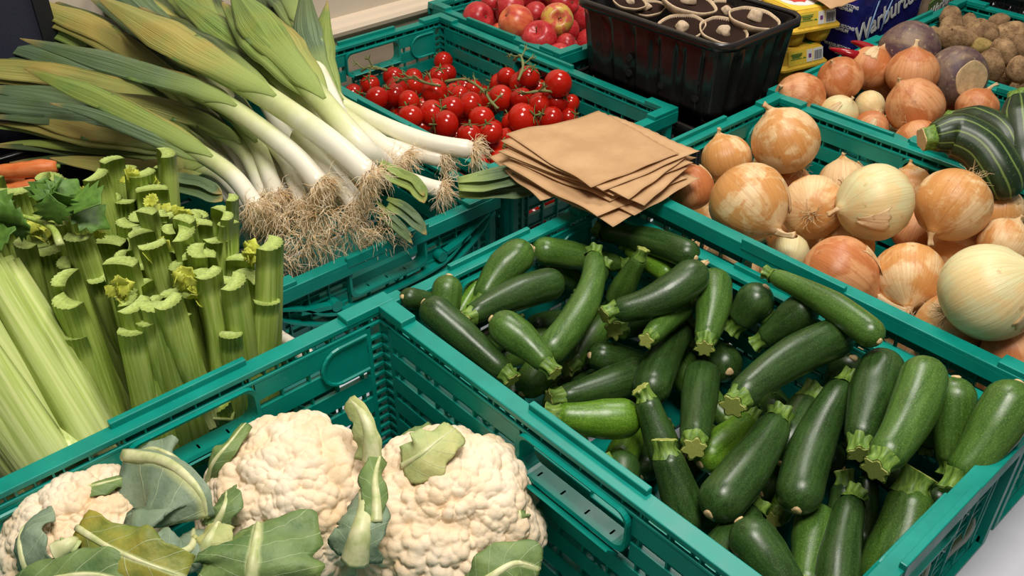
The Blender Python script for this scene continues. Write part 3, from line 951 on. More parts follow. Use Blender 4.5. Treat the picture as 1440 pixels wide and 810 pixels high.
# ---------------------------------------------------------------- courgettes
def courgette_mat(name, dark, light):
    m = NT(name)
    st = m.noise(m.obj((14, 150, 150)), 1.0, 4, 0.65)
    sp = m.noise(m.obj((1, 1, 1)), 620, 2, 0.6)
    sp2 = m.voro(m.obj((1, 1, 1)), 460)
    big = m.noise(m.obj(), 18, 2)
    c = m.mix(m.ramp(st, [(0.35, 0.0), (0.72, 1.0)]), dark, light)
    c = m.mix(m.ramp(big, [(0.35, 0.0), (0.7, 0.45)]), c, [x * 0.55 for x in dark])
    c = m.mix(m.ramp(sp2, [(0.10, 0.45), (0.26, 0.0)]), c, [x * 2.2 + 0.015 for x in light])
    c = m.mix(m.ramp(sp, [(0.52, 0.0), (0.74, 0.45)]), c, [x * 1.8 for x in light])
    m.color(c); m.set(rough=m.ramp(st, [(0.3, 0.26), (0.7, 0.42)]), spec=0.5)
    m.bump(m.noise(m.obj(), 220, 3), 0.12, 0.001)
    return m.mat
COURG = [courgette_mat('courgette_dark_skin', srgb(36, 60, 24), srgb(60, 90, 38)),
         courgette_mat('courgette_mid_skin', srgb(56, 88, 30), srgb(86, 120, 48)),
         courgette_mat('courgette_bright_skin', srgb(74, 116, 26), srgb(112, 152, 44))]
def stem_mat():
    m = NT('courgette_stem')
    n = m.noise(m.obj((60, 300, 300)), 1.0, 3)
    c = m.mix(m.ramp(n, [(0.35, 0.0), (0.7, 1.0)]), srgb(72, 106, 34), srgb(128, 158, 66))
    m.color(c); m.set(rough=0.5); m.bump(n, 0.4, 0.001); return m.mat
MAT_STEM = stem_mat()
MAT_STEMCUT = plain('courgette_cut_face', srgb(164, 172, 86), 0.55, 0.15, 500)
MAT_SCAR = plain('courgette_blossom_scar', srgb(206, 178, 130), 0.7, 0.2, 600)

def courgette(i, P1, P2, r, shade, bend, label, group, fat=1.0, mats=None):
    P1, P2 = Vector(P1), Vector(P2)
    d = P2 - P1; L = max(d.length, 0.03)
    root = thing('courgette', label, 'courgette', P1, axis_matrix(d), group)
    rs = np.random.RandomState(100 + i)
    ls = min(0.72 * r, 0.28 * L)                    # stem length
    L2 = L + 0.25 * r
    n = 22
    rt = rs.uniform(0.60, 0.78)
    pts = []; rad = []
    bx = bend * L * (1 if rs.rand() < .5 else -1)
    def bow(x): return bx * (1 - (2 * x / L2 - 1) ** 2)
    for k in range(n):
        u = k / (n - 1)
        e = 1 - (1 - u) ** 1.0
        x = ls * 0.9 + (L2 - ls * 0.9) * (1 - math.cos(PI * u)) / 2 * 1.0
        s = (x - ls * 0.9) / (L2 - ls * 0.9)
        body = rt + (1 - rt) * min(1, s / 0.55) ** 1.3
        tipd = (L2 - x)
        tip = math.sqrt(max(0.0, 1 - max(0.0, 1 - tipd / (1.0 * r)) ** 2))
        neck = min(1.0, 0.72 + 0.28 * (s / 0.06)) if s < 0.06 else 1.0
        pts.append((x, bow(x), 0.35 * bow(x))); rad.append(max(0.0005, r * body * tip * neck))
    ph = rs.rand() * 6
    m = MB()
    m.tube(pts, rad, 20, prof=lambda k, a: 1 + 0.022 * math.cos(5 * a + ph) * (1 - 0.6 * k / n) + 0.012 * math.cos(2 * a + ph))
    m.build('body', (mats or COURG)[shade], root)
    # stem: ribbed, flaring towards the cut
    m = MB()
    k = 7; sp = []; sr = []
    tw = rs.uniform(-0.25, 0.25)
    for q in range(k):
        u = q / (k - 1)
        x = ls * 1.05 * (1 - u)
        sp.append((x, bow(ls) * (1 - u * 0.3) + tw * ls * u * u, 0.35 * bow(ls) + 0.1 * ls * u))
        sr.append(r * rt * (0.90 - 0.26 * math.sin(min(1, u * 1.6) * PI / 2) + 0.14 * max(0, u - 0.6) / 0.4))
    lob = rs.choice([5, 6, 7]); pa = rs.rand() * 6
    m.tube(sp, sr, 30, cap=False, prof=lambda q, a: 1 + (0.06 + 0.13 * q / (k - 1)) * math.cos(lob * a + pa))
    st = m.build('stem', MAT_STEM, root)
    m = MB()
    e = Vector(sp[-1]); dd = (Vector(sp[-1]) - Vector(sp[-2])).normalized()
    m.tube([e - dd * 0.001, e + dd * 0.0008], [sr[-1] * 0.97, sr[-1] * 0.84], 30, prof=lambda q, a: 1 + 0.19 * math.cos(lob * a + pa))
    m.build('cut_face', MAT_STEMCUT, st, False)
    m = MB()
    m.tube([(L2 - 0.25 * r, bow(L2 - .2 * r), 0), (L2 + 0.0006, bow(L2), 0), (L2 + 0.0014, bow(L2), 0)], [r * 0.26, r * 0.21, r * 0.10], 12, prof=lambda q, a: 1 + 0.12 * math.cos(3 * a))
    m.build('blossom_scar', MAT_SCAR, root)
    return root

CLAB = [('dark green courgette lying in the heap in the courgette crate', 'dark courgettes in the crate'),
        ('mid green courgette with fine pale flecks in the courgette crate', 'mid green courgettes in the crate'),
        ('bright green courgette wedged low in the courgette crate', 'bright courgettes in the crate')]
SPECIAL = {26: 'long slender courgette leaning along the rim beside the onion crate',
           28: 'large glossy dark courgette lying across the middle of its heap',
           33: 'long courgette resting against the outer rim above the white table top',
           35: 'thick pale green courgette, the fattest in its crate, stem end up',
           47: 'bright green courgette lying level beside the cauliflower crate handle',
           12: 'dark courgette with tan scars lying just in front of the paper bags'}
STEMVIS = {3, 13, 20, 21, 23, 24, 34, 42}
for i, z in enumerate(ZUC):
    z = list(z); A, B = Vector(z[0:3]), Vector(z[3:6]); d = (B - A); l = d.length
    if l < 0.085:                                   # the buried end runs on under the heap
        add = (d.normalized() * 1.0 + Vector((0, 0, -0.55))).normalized() * (0.095 - l)
        if i not in STEMVIS: add = (-d.normalized() * 1.0 + Vector((0, 0, -0.55))).normalized() * (0.095 - l)
        q = (B if i in STEMVIS else A) + add
        q.z = max(q.z, 0.014 + z[6]); q.x = min(max(q.x, 0.47), 0.815); q.y = min(max(q.y, 0.185), 0.725)
        if i in STEMVIS: z[3:6] = q
        else: z[0:3] = q
    sh = ('dark green', 'mid green', 'bright green')[z[7]]
    mx, my, mz = [(z[k] + z[k + 3]) / 2 for k in range(3)]
    zone = 'under the paper bag end' if my > .66 else 'at the table edge end' if my < .29 else 'along the cauliflower crate side' if mx < .58 else 'along the onion crate side' if mx > .72 else 'in the middle'
    size = 'stubby' if l < .085 else 'long' if l > .15 else 'medium'
    lab = f"{size} {sh} courgette {'on top' if mz > .125 else 'buried low'} {zone} of its crate"
    lab = lab.replace('side of its crate', 'of its heap').replace('end of its crate', 'of its heap'); grp = lab
    root = courgette(i, z[0:3], z[3:6], z[6], z[7], z[8], SPECIAL.get(i, lab), None if i in SPECIAL else grp)
    if i == 12:                                     # corky tan scars
        L = (Vector(z[3:6]) - Vector(z[0:3])).length; body = root.children[0].data
        up_l = (root.rotation_euler.to_matrix().inverted() @ (-CF)).normalized()
        best = sorted(body.vertices, key=lambda v: -(v.normal.dot(up_l)))[:60]
        for q in range(7):
            v = best[(q * 17) % len(best)]
            m = MB(); m.tube([v.co + Vector((-.006, -.001 * q, 0)) + v.normal * .0002, v.co + v.normal * .0006, v.co + Vector((.007, .001, 0)) + v.normal * .0001], [.0006, .0022, .0005], 6)
            m.build('scar', MAT_SCAR, root)
# ---------------------------------------------------------------- onions
def onion_mat(name, base, lite, dark):
    m = NT(name)
    if m.tc is None: m.tc = m.n('ShaderNodeTexCoord')
    sx = m.n('ShaderNodeSeparateXYZ'); m.l(m.tc.outputs['Object'], sx.inputs[0])
    cb = m.n('ShaderNodeCombineXYZ'); m.l(sx.outputs[0], cb.inputs[0]); m.l(sx.outputs[1], cb.inputs[1])
    nm = m.n('ShaderNodeVectorMath', operation='NORMALIZE'); m.l(cb.outputs[0], nm.inputs[0])
    sc = m.n('ShaderNodeVectorMath', operation='SCALE'); m.l(nm.outputs[0], sc.inputs[0]); sc.inputs['Scale'].default_value = 9.0
    zz = m.math('MULTIPLY', sx.outputs[2], 9.0)
    c2 = m.n('ShaderNodeCombineXYZ'); m.l(zz, c2.inputs[2])
    ad = m.n('ShaderNodeVectorMath', operation='ADD'); m.l(sc.outputs[0], ad.inputs[0]); m.l(c2.outputs[0], ad.inputs[1])
    oi = m.math('MULTIPLY', m.rnd(), 50.0)
    c3 = m.n('ShaderNodeCombineXYZ'); m.l(oi, c3.inputs[0])
    ad2 = m.n('ShaderNodeVectorMath', operation='ADD'); m.l(ad.outputs[0], ad2.inputs[0]); m.l(c3.outputs[0], ad2.inputs[1])
    vein = m.noise(ad2.outputs[0], 1.7, 5, 0.7)
    patch = m.noise(m.obj(), 24, 4, 0.6, 0.6)
    c = m.mix(m.ramp(patch, [(0.44, 0.0), (0.54, 1.0)]), base, lite)
    c = m.mix(m.ramp(vein, [(0.45, 0.0), (0.70, 0.5)]), c, dark)
    c = m.mix(m.ramp(m.noise(m.obj(), 70, 3, 0.7), [(0.64, 0.0), (0.72, 0.55)]), c, [x * 0.8 for x in dark])
    m.color(c); m.set(rough=m.ramp(patch, [(0.3, 0.28), (0.7, 0.5)]), spec=0.45, sss=0.06)
    m.b.inputs['Subsurface Radius'].default_value = (0.01, 0.005, 0.002)
    m.bump(vein, 0.35, 0.002)
    return m.mat
ONMAT = [onion_mat('onion_gold_skin', srgb(212, 152, 88), srgb(234, 200, 150), srgb(178, 112, 54)),
         onion_mat('onion_pale_skin', srgb(230, 204, 148), srgb(220, 212, 162), srgb(202, 158, 98)),
         onion_mat('onion_brown_skin', srgb(194, 118, 68), srgb(218, 156, 106), srgb(156, 84, 42))]
MAT_PAPER_SKIN = onion_mat('onion_dry_neck', srgb(206, 168, 120), srgb(226, 196, 152), srgb(164, 116, 70))
MAT_ROOT = plain('dry_root_fibre', srgb(204, 176, 132), 0.85, 0.25, 300)

def strands(m, origin, direction, count, length, spread, rad, rs, seg=5, droop=0.25, base=0.006):
    """a tuft of thin curly fibres"""
    D = Vector(direction).normalized(); a = D.orthogonal().normalized(); b = D.cross(a)
    for q in range(count):
        th = rs.rand() * 2 * PI; k = rs.rand() ** 0.5
        o = Vector(origin) + a * (math.cos(th) * base * k) + b * (math.sin(th) * base * k)
        v = (D + (a * math.cos(th) + b * math.sin(th)) * (k * spread)).normalized()
        l = length * rs.uniform(0.5, 1.15); p = o.copy(); pts = [p.copy()]
        for s in range(seg):
            v = (v + Vector(rs.normal(0, 0.33, 3)) + Vector((0, 0, -droop * s / seg))).normalized()
            p = p + v * (l / seg); pts.append(p.copy())
        m.tube(pts, [rad * (1 - 0.6 * s / seg) for s in range(seg + 1)], 4, cap=False)

def onion(i, c, r, asp, neckdir, mi, roots, nlen, label, group):
    rs = np.random.RandomState(300 + i)
    root = thing('onion', label, 'onion', c, axis_matrix(vdir(*neckdir), (0.3, 0.5, 0.8), 'Z'), group)
    n = 24; seg = 36
    top = rs.uniform(0.95, 1.12)
    m = MB(); prof = []
    for k in range(n):
        u = k / (n - 1); a = -PI/2 + PI * u
        rr = math.cos(a); z = math.sin(a)
        z = z * (0.90 if z < 0 else top)
        if u > 0.80: rr = rr * 0.82 + 0.055
        if u > 0.92: z += (u - 0.92) * 1.3
        prof.append((max(rr, 0.05 if k == 0 else 0.10 if k == n-1 else 0.0), z))
    vs = []; fs = []; ph = rs.rand() * 6; wob = rs.uniform(0.0, 0.03)
    for (rr, z) in prof:
        for j in range(seg):
            a = 2 * PI * j / seg
            q = rr * (1 + 0.008 * math.cos(11 * a + ph) + 0.006 * math.cos(17 * a) + wob * math.cos(2 * a + ph))
            vs.append((r * q * math.cos(a), r * q * math.sin(a), r * z))
    for k in range(n - 1):
        for j in range(seg):
            fs.append((k*seg+j, k*seg+(j+1) % seg, (k+1)*seg+(j+1) % seg, (k+1)*seg+j))
    fs.append(tuple(reversed(range(seg)))); fs.append(tuple((n-1)*seg + j for j in range(seg)))
    m.add(vs, fs); m.build('bulb', ONMAT[mi], root)
    # dry neck
    zt = r * prof[-1][1]; h = r * 0.34 * nlen
    kk = 9
    bendv = Vector(rs.normal(0, 0.4, 3)); bendv.z = 0
    m = MB()
    pts = [Vector((0, 0, zt - r * 0.08 + (h + r * .08) * q / (kk-1))) + bendv * (h * (q / (kk-1)) ** 2) for q in range(kk)]
    rd = [r * (0.135 - 0.08 * math.sin(PI * min(1, q / (kk-1) * 1.3) / 2) + 0.07 * max(0, q / (kk-1) - 0.6)) for q in range(kk)]
    m.tube(pts, rd, 14, prof=lambda q, a: 1 + (0.12 + 0.3 * q / kk) * math.cos(3 * a + ph + q * 0.3) * 0.8 + 0.15 * math.cos(5 * a))
    m.build('neck', MAT_PAPER_SKIN, root)
    # loose flap of papery skin
    if i % 2 == 0:
        m = MB(); g = 9; vs = []; fs = []
        a0 = rs.rand() * 6
        for p in range(g):
            for q in range(g):
                a = a0 + 0.75 * (q / (g-1)) * (1 - 0.5 * p / g); b = 0.25 + 0.75 * p / (g - 1) + 0.05 * math.sin(q * 2.1)
                lift = 1.008 + 0.05 * ((p / (g-1)) ** 3) * (0.5 + 0.5 * math.sin(q * 1.3 + ph))
                vs.append((r * lift * math.cos(b) * math.cos(a), r * lift * math.cos(b) * math.sin(a), r * lift * math.sin(b) * (1 if b < 0 else top)))
        for p in range(g - 1):
            for q in range(g - 1):
                fs.append((p*g+q, p*g+q+1, (p+1)*g+q+1, (p+1)*g+q))
        m.add(vs, fs); o = m.build('skin_flap', MAT_PAPER_SKIN, root)
        s = o.modifiers.new('thick', 'SOLIDIFY'); s.thickness = 0.0006
    if roots:
        m = MB(); strands(m, (0, 0, -r * 0.89), (0, 0, -1), 34, r * 0.55, 1.3, 0.00045, rs, 5, 0.1, r * 0.10)
        prop(m.build('roots', MAT_ROOT, root), kind='stuff')
    return root

OLAB = [('large golden onion in the crate next to the courgettes', 'golden onions in the big onion crate'),
        ('large pale straw coloured onion in the big onion crate', 'pale onions in the big onion crate'),
        ('coppery onion low in the big onion crate', 'coppery onions in the big onion crate')]
OSPEC = {0: 'big golden onion on top of its crate beside the brown onion crate', 2: 'large onion with peeling pale skin and a twisted neck beside the paper bags',
         8: 'coppery onion with a long dry stalk beside the courgette crate rim', 12: 'biggest pale greenish onion in its crate',
         13: 'shiny golden onion touching the rim above the courgettes', 3: 'onion with wiry dry roots facing out'}
for i, o in enumerate(ONION):
    zone = 'next to the paper bags' if o[1] > .60 else 'next to the courgettes' if o[0] < .98 else 'next to the marrow crate' if o[1] < .42 else 'next to the brown onion crate'
    lab = f"{('golden', 'pale straw', 'coppery')[o[8]]} onion {'on top of' if o[2] > .2 else 'within' if o[2] > .13 else 'deep in'} the big onion heap {zone}"; grp = lab
    onion(i, o[0:3], o[3], o[4], o[5:8], o[8], o[9], o[10], OSPEC.get(i, lab), None if i in OSPEC else grp)
O2LAB = [None, ('small pale yellow onion among the brown onions', 'pale onions in the small crate'), ('brown onion in the small crate with the swedes', 'brown onions in the small crate')]
for i, o in enumerate(ONION2):
    if o[8] == 9: continue
    lab = f"{'small pale yellow' if o[8] == 1 else 'brown'} onion {'on top' if o[2] > .19 else 'lower down' if o[2] > .12 else 'at the bottom'} in the swede crate {'near the egg cartons' if o[1] > .68 else 'near the marrows' if o[1] < .58 else 'in its middle'}"; grp = lab
    if i == 11: lab, grp = 'brown onion with a long pointed neck beside the cut swede', None
    onion(50 + i, o[0:3], o[3], o[4], o[5:8], o[8], o[9], o[10], lab, grp)

# ---------------------------------------------------------------- swedes
def blob(m, r, n=28, seg=40, f=lambda z, a: 1.0, squash=1.0):
    vs = []; fs = []
    for k in range(n):
        b = -PI/2 + PI * k / (n - 1)
        for j in range(seg):
            a = 2 * PI * j / seg
            q = f(math.sin(b), a)
            vs.append((r*q*math.cos(b)*math.cos(a), r*q*math.cos(b)*math.sin(a), r*q*math.sin(b)*squash))
    for k in range(n - 1):
        for j in range(seg):
            fs.append((k*seg+j, k*seg+(j+1) % seg, (k+1)*seg+(j+1) % seg, (k+1)*seg+j))
    m.add(vs, fs)
def swede_mat():
    m = NT('swede_skin'); v = m.obj()
    n = m.noise(v, 26, 5, 0.65, 0.4); z = m.noise(m.obj((20, 20, 150)), 1.0, 3)
    c = m.mix(m.ramp(n, [(0.38, 0.0), (0.66, 1.0)]), srgb(82, 56, 66), srgb(140, 116, 92))
    c = m.mix(m.ramp(z, [(0.5, 0.0), (0.7, 0.5)]), c, srgb(66, 46, 52))
    c = m.mix(m.ramp(m.noise(v, 120, 3), [(0.62, 0.0), (0.7, 0.6)]), c, srgb(178, 156, 122))
    m.color(c); m.set(rough=0.55); m.bump(n, 0.3, 0.004); return m.mat
MAT_SWEDE = swede_mat()
MAT_SWEDECUT = plain('swede_cut_face', srgb(196, 168, 126), 0.75, 0.22, 120)
sw = [o for o in ONION2 if o[8] == 9]
for i, (o, dr, lab) in enumerate(zip(sw, (vdir(.5, .8, -.3), vdir(.25, -.35, .9)), ('purple swede with a mottled tan side behind the brown onions', 'purple swede showing its round pale cut face beside the potatoes'))):
    r = o[3] * 1.02
    root = thing('swede', lab, 'swede', o[0:3], axis_matrix(dr, (0.2, 0.3, 0.9), 'Z'))
    m = MB(); blob(m, r, f=lambda z, a: (1 + 0.02 * math.sin(3 * a + z * 4)) if z < 0.72 else min(1.0, 0.80 / max(z, 0.1)), squash=0.95)
    b = m.build('root_body', MAT_SWEDE, root)
    m = MB(); m.tube([(0, 0, r * 0.735), (0, 0, r * 0.768), (0, 0, r * 0.776), (0, 0, r * 0.774), (0, 0, r * 0.772)], [r * 0.60, r * 0.585, r * 0.50, r * 0.20, r * 0.02], 32, prof=lambda q, a: 1 + 0.02 * math.sin(5 * a))
    m.build('cut_face', MAT_SWEDECUT, root, False)

# ---------------------------------------------------------------- tomatoes
def tomato_mat():
    m = NT('tomato_skin'); v = m.obj()
    r = m.rnd()
    c = m.mix(r, srgb(166, 14, 10), srgb(194, 32, 16))
    c = m.mix(m.ramp(m.noise(v, 30, 2), [(0.45, 0.0), (0.8, 0.4)]), c, srgb(206, 60, 24))
    m.color(c); m.set(rough=0.14, spec=0.5, sss=0.08)
    m.b.inputs['Subsurface Radius'].default_value = (0.01, 0.002, 0.001)
    return m.mat
MAT_TOM = tomato_mat()
MAT_CALYX = plain('tomato_calyx_green', srgb(104, 122, 62), 0.7, 0.25, 300)
MAT_VINE = plain('tomato_vine_stem', srgb(120, 126, 74), 0.7, 0.2, 200)
def lathe(m, prof, seg, f=lambda k, a: 1.0):
    n = len(prof); vs = []; fs = []
    for k, (rr, z) in enumerate(prof):
        for j in range(seg):
            a = 2 * PI * j / seg; q = f(k, a)
            vs.append((rr*q*math.cos(a), rr*q*math.sin(a), z))
    for k in range(n - 1):
        for j in range(seg):
            fs.append((k*seg+j, k*seg+(j+1) % seg, (k+1)*seg+(j+1) % seg, (k+1)*seg+j))
    m.add(vs, fs)
tm = MB(); lathe(tm, [(max(0.001, math.cos(b)) * (1 - 0.05 * max(0, math.sin(b)) ** 6), math.sin(b) * 0.93 - 0.13 * math.exp(-((1 - math.sin(b)) / 0.04)) ) for b in np.linspace(-PI/2, PI/2, 22)], 28)
TOM_MESH = tm.mesh('tomato_body', MAT_TOM)
cm = MB()
for q in range(5):
    a = 2 * PI * q / 5
    d = Vector((math.cos(a), math.sin(a), 0)); s = Vector((-math.sin(a), math.cos(a), 0))
    vs = []
    for u, w in ((0.05, 0.06), (0.3, 0.09), (0.55, 0.06), (0.78, 0.01)):
        h = 0.86 - 0.10 * u + 0.30 * u * u * (1 if q % 2 else 0.3) + 0.03
        vs += [d * u + s * w + Vector((0, 0, h)), d * u - s * w + Vector((0, 0, h)), d * u + Vector((0, 0, h - 0.04))]
    fs = []
    for k in range(3):
        b = k * 3
        fs += [(b, b+3, b+4, b+1), (b+1, b+4, b+5, b+2), (b+2, b+5, b+3, b)]
    cm.add(vs, fs)
cm.tube([(0, 0, 0.80), (0.03, 0.02, 1.0), (0.10, 0.03, 1.25)], [0.07, 0.055, 0.07], 8)
CAL_MESH = cm.mesh('calyx', MAT_CALYX)
for i, o in enumerate(TOM):
    rs = np.random.RandomState(500 + i)
    dr = vdir(rs.uniform(-.8, .8), rs.uniform(-.1, 1), rs.uniform(-.5, .6))
    big = o[3] > 0.0215 and i < 50
    zone = 'against the apple crate' if o[1] > 1.17 and o[0] > 1.05 else 'at the wall end' if o[1] > 1.33 else 'beside the paper bags' if o[1] < 1.12 else 'beside the leeks' if o[0] < .93 else 'in the middle of the crate'
    tl = f"{'plump' if big else 'small'} red vine tomato {'on top of' if o[2] > .12 else 'within' if o[2] > .075 else 'at the bottom of'} the heap {zone}"
    root = thing('tomato', tl, 'tomato', o[0:3], axis_matrix(dr, (0.2, 0.3, 0.9), 'Z'), tl)
    root.scale = (o[3],) * 3
    link('fruit', TOM_MESH, root); link('calyx', CAL_MESH, root)
VINES = [[(0.905, 1.315, 0.150), (0.925, 1.30, 0.158), (0.945, 1.275, 0.150), (0.955, 1.25, 0.150)], [(0.965, 1.25, 0.155), (0.99, 1.225, 0.160), (1.0, 1.19, 0.150), (0.99, 1.155, 0.142), (0.985, 1.13, 0.138)],
         [(1.085, 1.20, 0.178), (1.087, 1.185, 0.190), (1.075, 1.165, 0.178), (1.05, 1.15, 0.165)], [(1.03, 1.12, 0.155), (1.06, 1.10, 0.158), (1.09, 1.09, 0.150)], [(0.92, 1.36, 0.155), (0.90, 1.385, 0.160), (0.89, 1.40, 0.150)]]
for i, V in enumerate(VINES):
    rs = np.random.RandomState(640 + i)
    root = thing('tomato_vine', 'thin green vine stem with curling twigs among the tomatoes', 'vine', V[0], None, 'vine stems among the tomatoes')
    P = [Vector(p) - Vector(V[0]) for p in V]
    S = spline([tuple(p) for p in P], 16)
    m = MB(); m.tube(S, [0.0026 * (1 + 0.2 * math.sin(k * 1.7)) for k in range(16)], 7); m.build('stem', MAT_VINE, root)
    for k in (3, 6, 9, 12):
        p = Vector(S[k]); d = Vector(rs.normal(0, 1, 3)); d.z = abs(d.z) * 0.5
        d.normalize()
        m = MB(); m.tube(spline([p, p + d * 0.010, p + d * 0.018 + Vector((0, 0, -0.003 * (k % 3 - 1)))], 7), [0.0016, 0.0015, 0.0014, 0.0014, 0.0013, 0.0018, 0.0010], 6)
        for q in range(4):
            e = (Vector(rs.normal(0, 1, 3)) + d).normalized() * 0.010; t = p + d * 0.018
            m.tube([t, t + e * 0.5, t + e + Vector((0, 0, 0.002))], [0.0012, 0.0010, 0.0002], 5, cap=False)
        m.build('twig', MAT_VINE, root)

# ---------------------------------------------------------------- apples
def apple_mat(name, a, b, lo, hi):
    m = NT(name); v = m.obj((1, 1, 0.45))
    n = m.noise(v, 2.2, 3, 0.6)
    st = m.noise(m.obj((9, 9, 1.0)), 1.2, 3)
    c = m.mix(m.ramp(n, [(lo, 0.0), (hi, 1.0)]), a, b)
    c = m.mix(m.ramp(st, [(0.5, 0.0), (0.75, 0.35)]), c, srgb(206, 120, 70))
    c = m.mix(m.ramp(m.voro(m.obj(), 16), [(0.05, 0.35), (0.10, 0.0)]), c, srgb(230, 190, 140))
    m.color(c); m.set(rough=0.3, spec=0.45); return m.mat
APM = [apple_mat('apple_red_skin', srgb(176, 26, 40), srgb(200, 58, 62), 0.4, 0.7), apple_mat('apple_orange_skin', srgb(200, 70, 58), srgb(222, 122, 74), 0.35, 0.6), apple_mat('apple_yellow_skin', srgb(206, 170, 74), srgb(204, 92, 74), 0.42, 0.58)]
MAT_TWIG = plain('apple_stalk', srgb(96, 66, 40), 0.8, 0.2, 200)
am = MB()
pr = []
for b in np.linspace(-PI/2, PI/2, 26):
    s = math.sin(b); rr = math.cos(b) ** 0.85 * (1.0 + 0.06 * s) if abs(math.cos(b)) > 1e-6 else 0.001
    z = s * 0.90 - 0.30 * math.exp(-(1 - s) / 0.035) + 0.20 * math.exp(-(1 + s) / 0.03)
    pr.append((max(rr, 0.001), z))
lathe(am, pr, 32, lambda k, a: 1 + 0.018 * math.cos(5 * a) * (1 - k / 26))
APMESH = [am.mesh('apple_body', m) for m in APM]
sm = MB(); sm.tube([(0, 0, 0.58), (0.03, 0.0, 0.8), (0.09, 0.02, 1.02)], [0.035, 0.03, 0.045], 7); AST = sm.mesh('apple_stalk', MAT_TWIG)
em = MB(); em.tube([(0, 0, -0.74), (0, 0, -0.70), (0, 0, -0.68)], [0.07, 0.10, 0.02], 8, prof=lambda q, a: 1 + .3 * math.cos(5*a)); AEY = em.mesh('apple_eye', MAT_TWIG)
ALAB = [('red apple in the apple crate beyond the tomatoes', 'red apples'), ('orange blushed apple in the apple crate', 'orange blushed apples'), ('yellow green apple with a red blush among the red apples', 'yellow apples')]
for i, o in enumerate(APPLE):
    rs = np.random.RandomState(700 + i)
    dr = vdir(0.1, -0.15, 0.95) if i == 5 else vdir(rs.uniform(-1, 1), rs.uniform(-.5, 1), rs.uniform(-.9, .4))
    root = thing('apple', ALAB[o[5]][0], 'apple', o[0:3], axis_matrix(dr, (.3, .2, .9), 'Z'), ALAB[o[5]][1]); root.scale = (o[3] * 1.02,) * 3
    link('fruit', APMESH[o[5]], root); link('stalk', AST, root); link('eye', AEY, root)

# ---------------------------------------------------------------- potatoes
def potato_mat(name, a, b):
    m = NT(name); v = m.obj()
    n = m.noise(v, 55, 5, 0.65); f = m.noise(v, 260, 3, 0.7)
    c = m.mix(m.ramp(n, [(0.36, 0.0), (0.64, 1.0)]), a, b)
    c = m.mix(m.ramp(f, [(0.58, 0.0), (0.68, 0.7)]), c, [x * 0.45 for x in a])
    c = m.mix(m.ramp(m.rnd(), [(0.0, 0.0), (1.0, 0.45)]), c, [x * 0.6 for x in a])
    m.color(c); m.set(rough=0.75, spec=0.3); m.bump(f, 0.6, 0.003); return m.mat
POT = [potato_mat('potato_muddy_skin', srgb(116, 86, 58), srgb(190, 154, 112)), potato_mat('potato_pale_skin', srgb(146, 122, 64), srgb(186, 160, 98))]
for i, o in enumerate(POTATO):
    rs = np.random.RandomState(800 + i)
    asp = o[4]; el = max(1.12, asp)
    p1, p2, p3 = rs.rand(3) * 6
    plab = f"{'clean yellow' if o[5] else 'muddy brown'} {'elongated' if asp > 1.1 else 'round'} potato {'on top' if o[2] > .165 else 'lower down'} {'near the black crate' if o[0] > 1.83 else 'near the bread bags' if o[1] > .70 else 'near the swedes'}"
    root = thing('potato', plab, 'potato', o[0:3], axis_matrix(vdir(1, rs.uniform(-.4, .4), rs.uniform(-.3, .3)) if asp > 1.05 else vdir(rs.uniform(-.3, .3), 1, .2), (.1, .2, .97)), plab)
    m = MB(); blob(m, 1, 20, 26, lambda z, a: 1 + 0.05 * math.sin(2 * a + p1 + z * 2) + 0.035 * math.sin(3 * a + p2) + 0.03 * math.sin(5 * z + p3 + a))
    r = o[3]
    m.v = [(y[2] * r * el, y[0] * r / el ** .5, y[1] * r / el ** .5) for y in m.v]
    m.build('tuber', POT[o[5]], root)
    m = MB()
    for q in range(4):
        a, b = rs.rand() * 6, rs.uniform(-.8, .8)
        m.tube([(r*el*math.sin(b)*.95, r/el**.5*math.cos(b)*math.cos(a)*.97, r/el**.5*math.cos(b)*math.sin(a)*.97), (r*el*math.sin(b)*1.03, r/el**.5*math.cos(b)*math.cos(a)*1.03, r/el**.5*math.cos(b)*math.sin(a)*1.03)], [r * .07, r * .03], 6)
    prop(m.build('eyes', POT[0], root), kind='stuff')
# ================================================================== leeks, celery, cauliflowers
def at(px, py, z):
    d = CF + CR * ((px - 720) / 1324.0) - CU * ((py - 405) / 1324.0)
    k = (z - CAM[2]) / d.z
    return Vector(CAM) + d * k

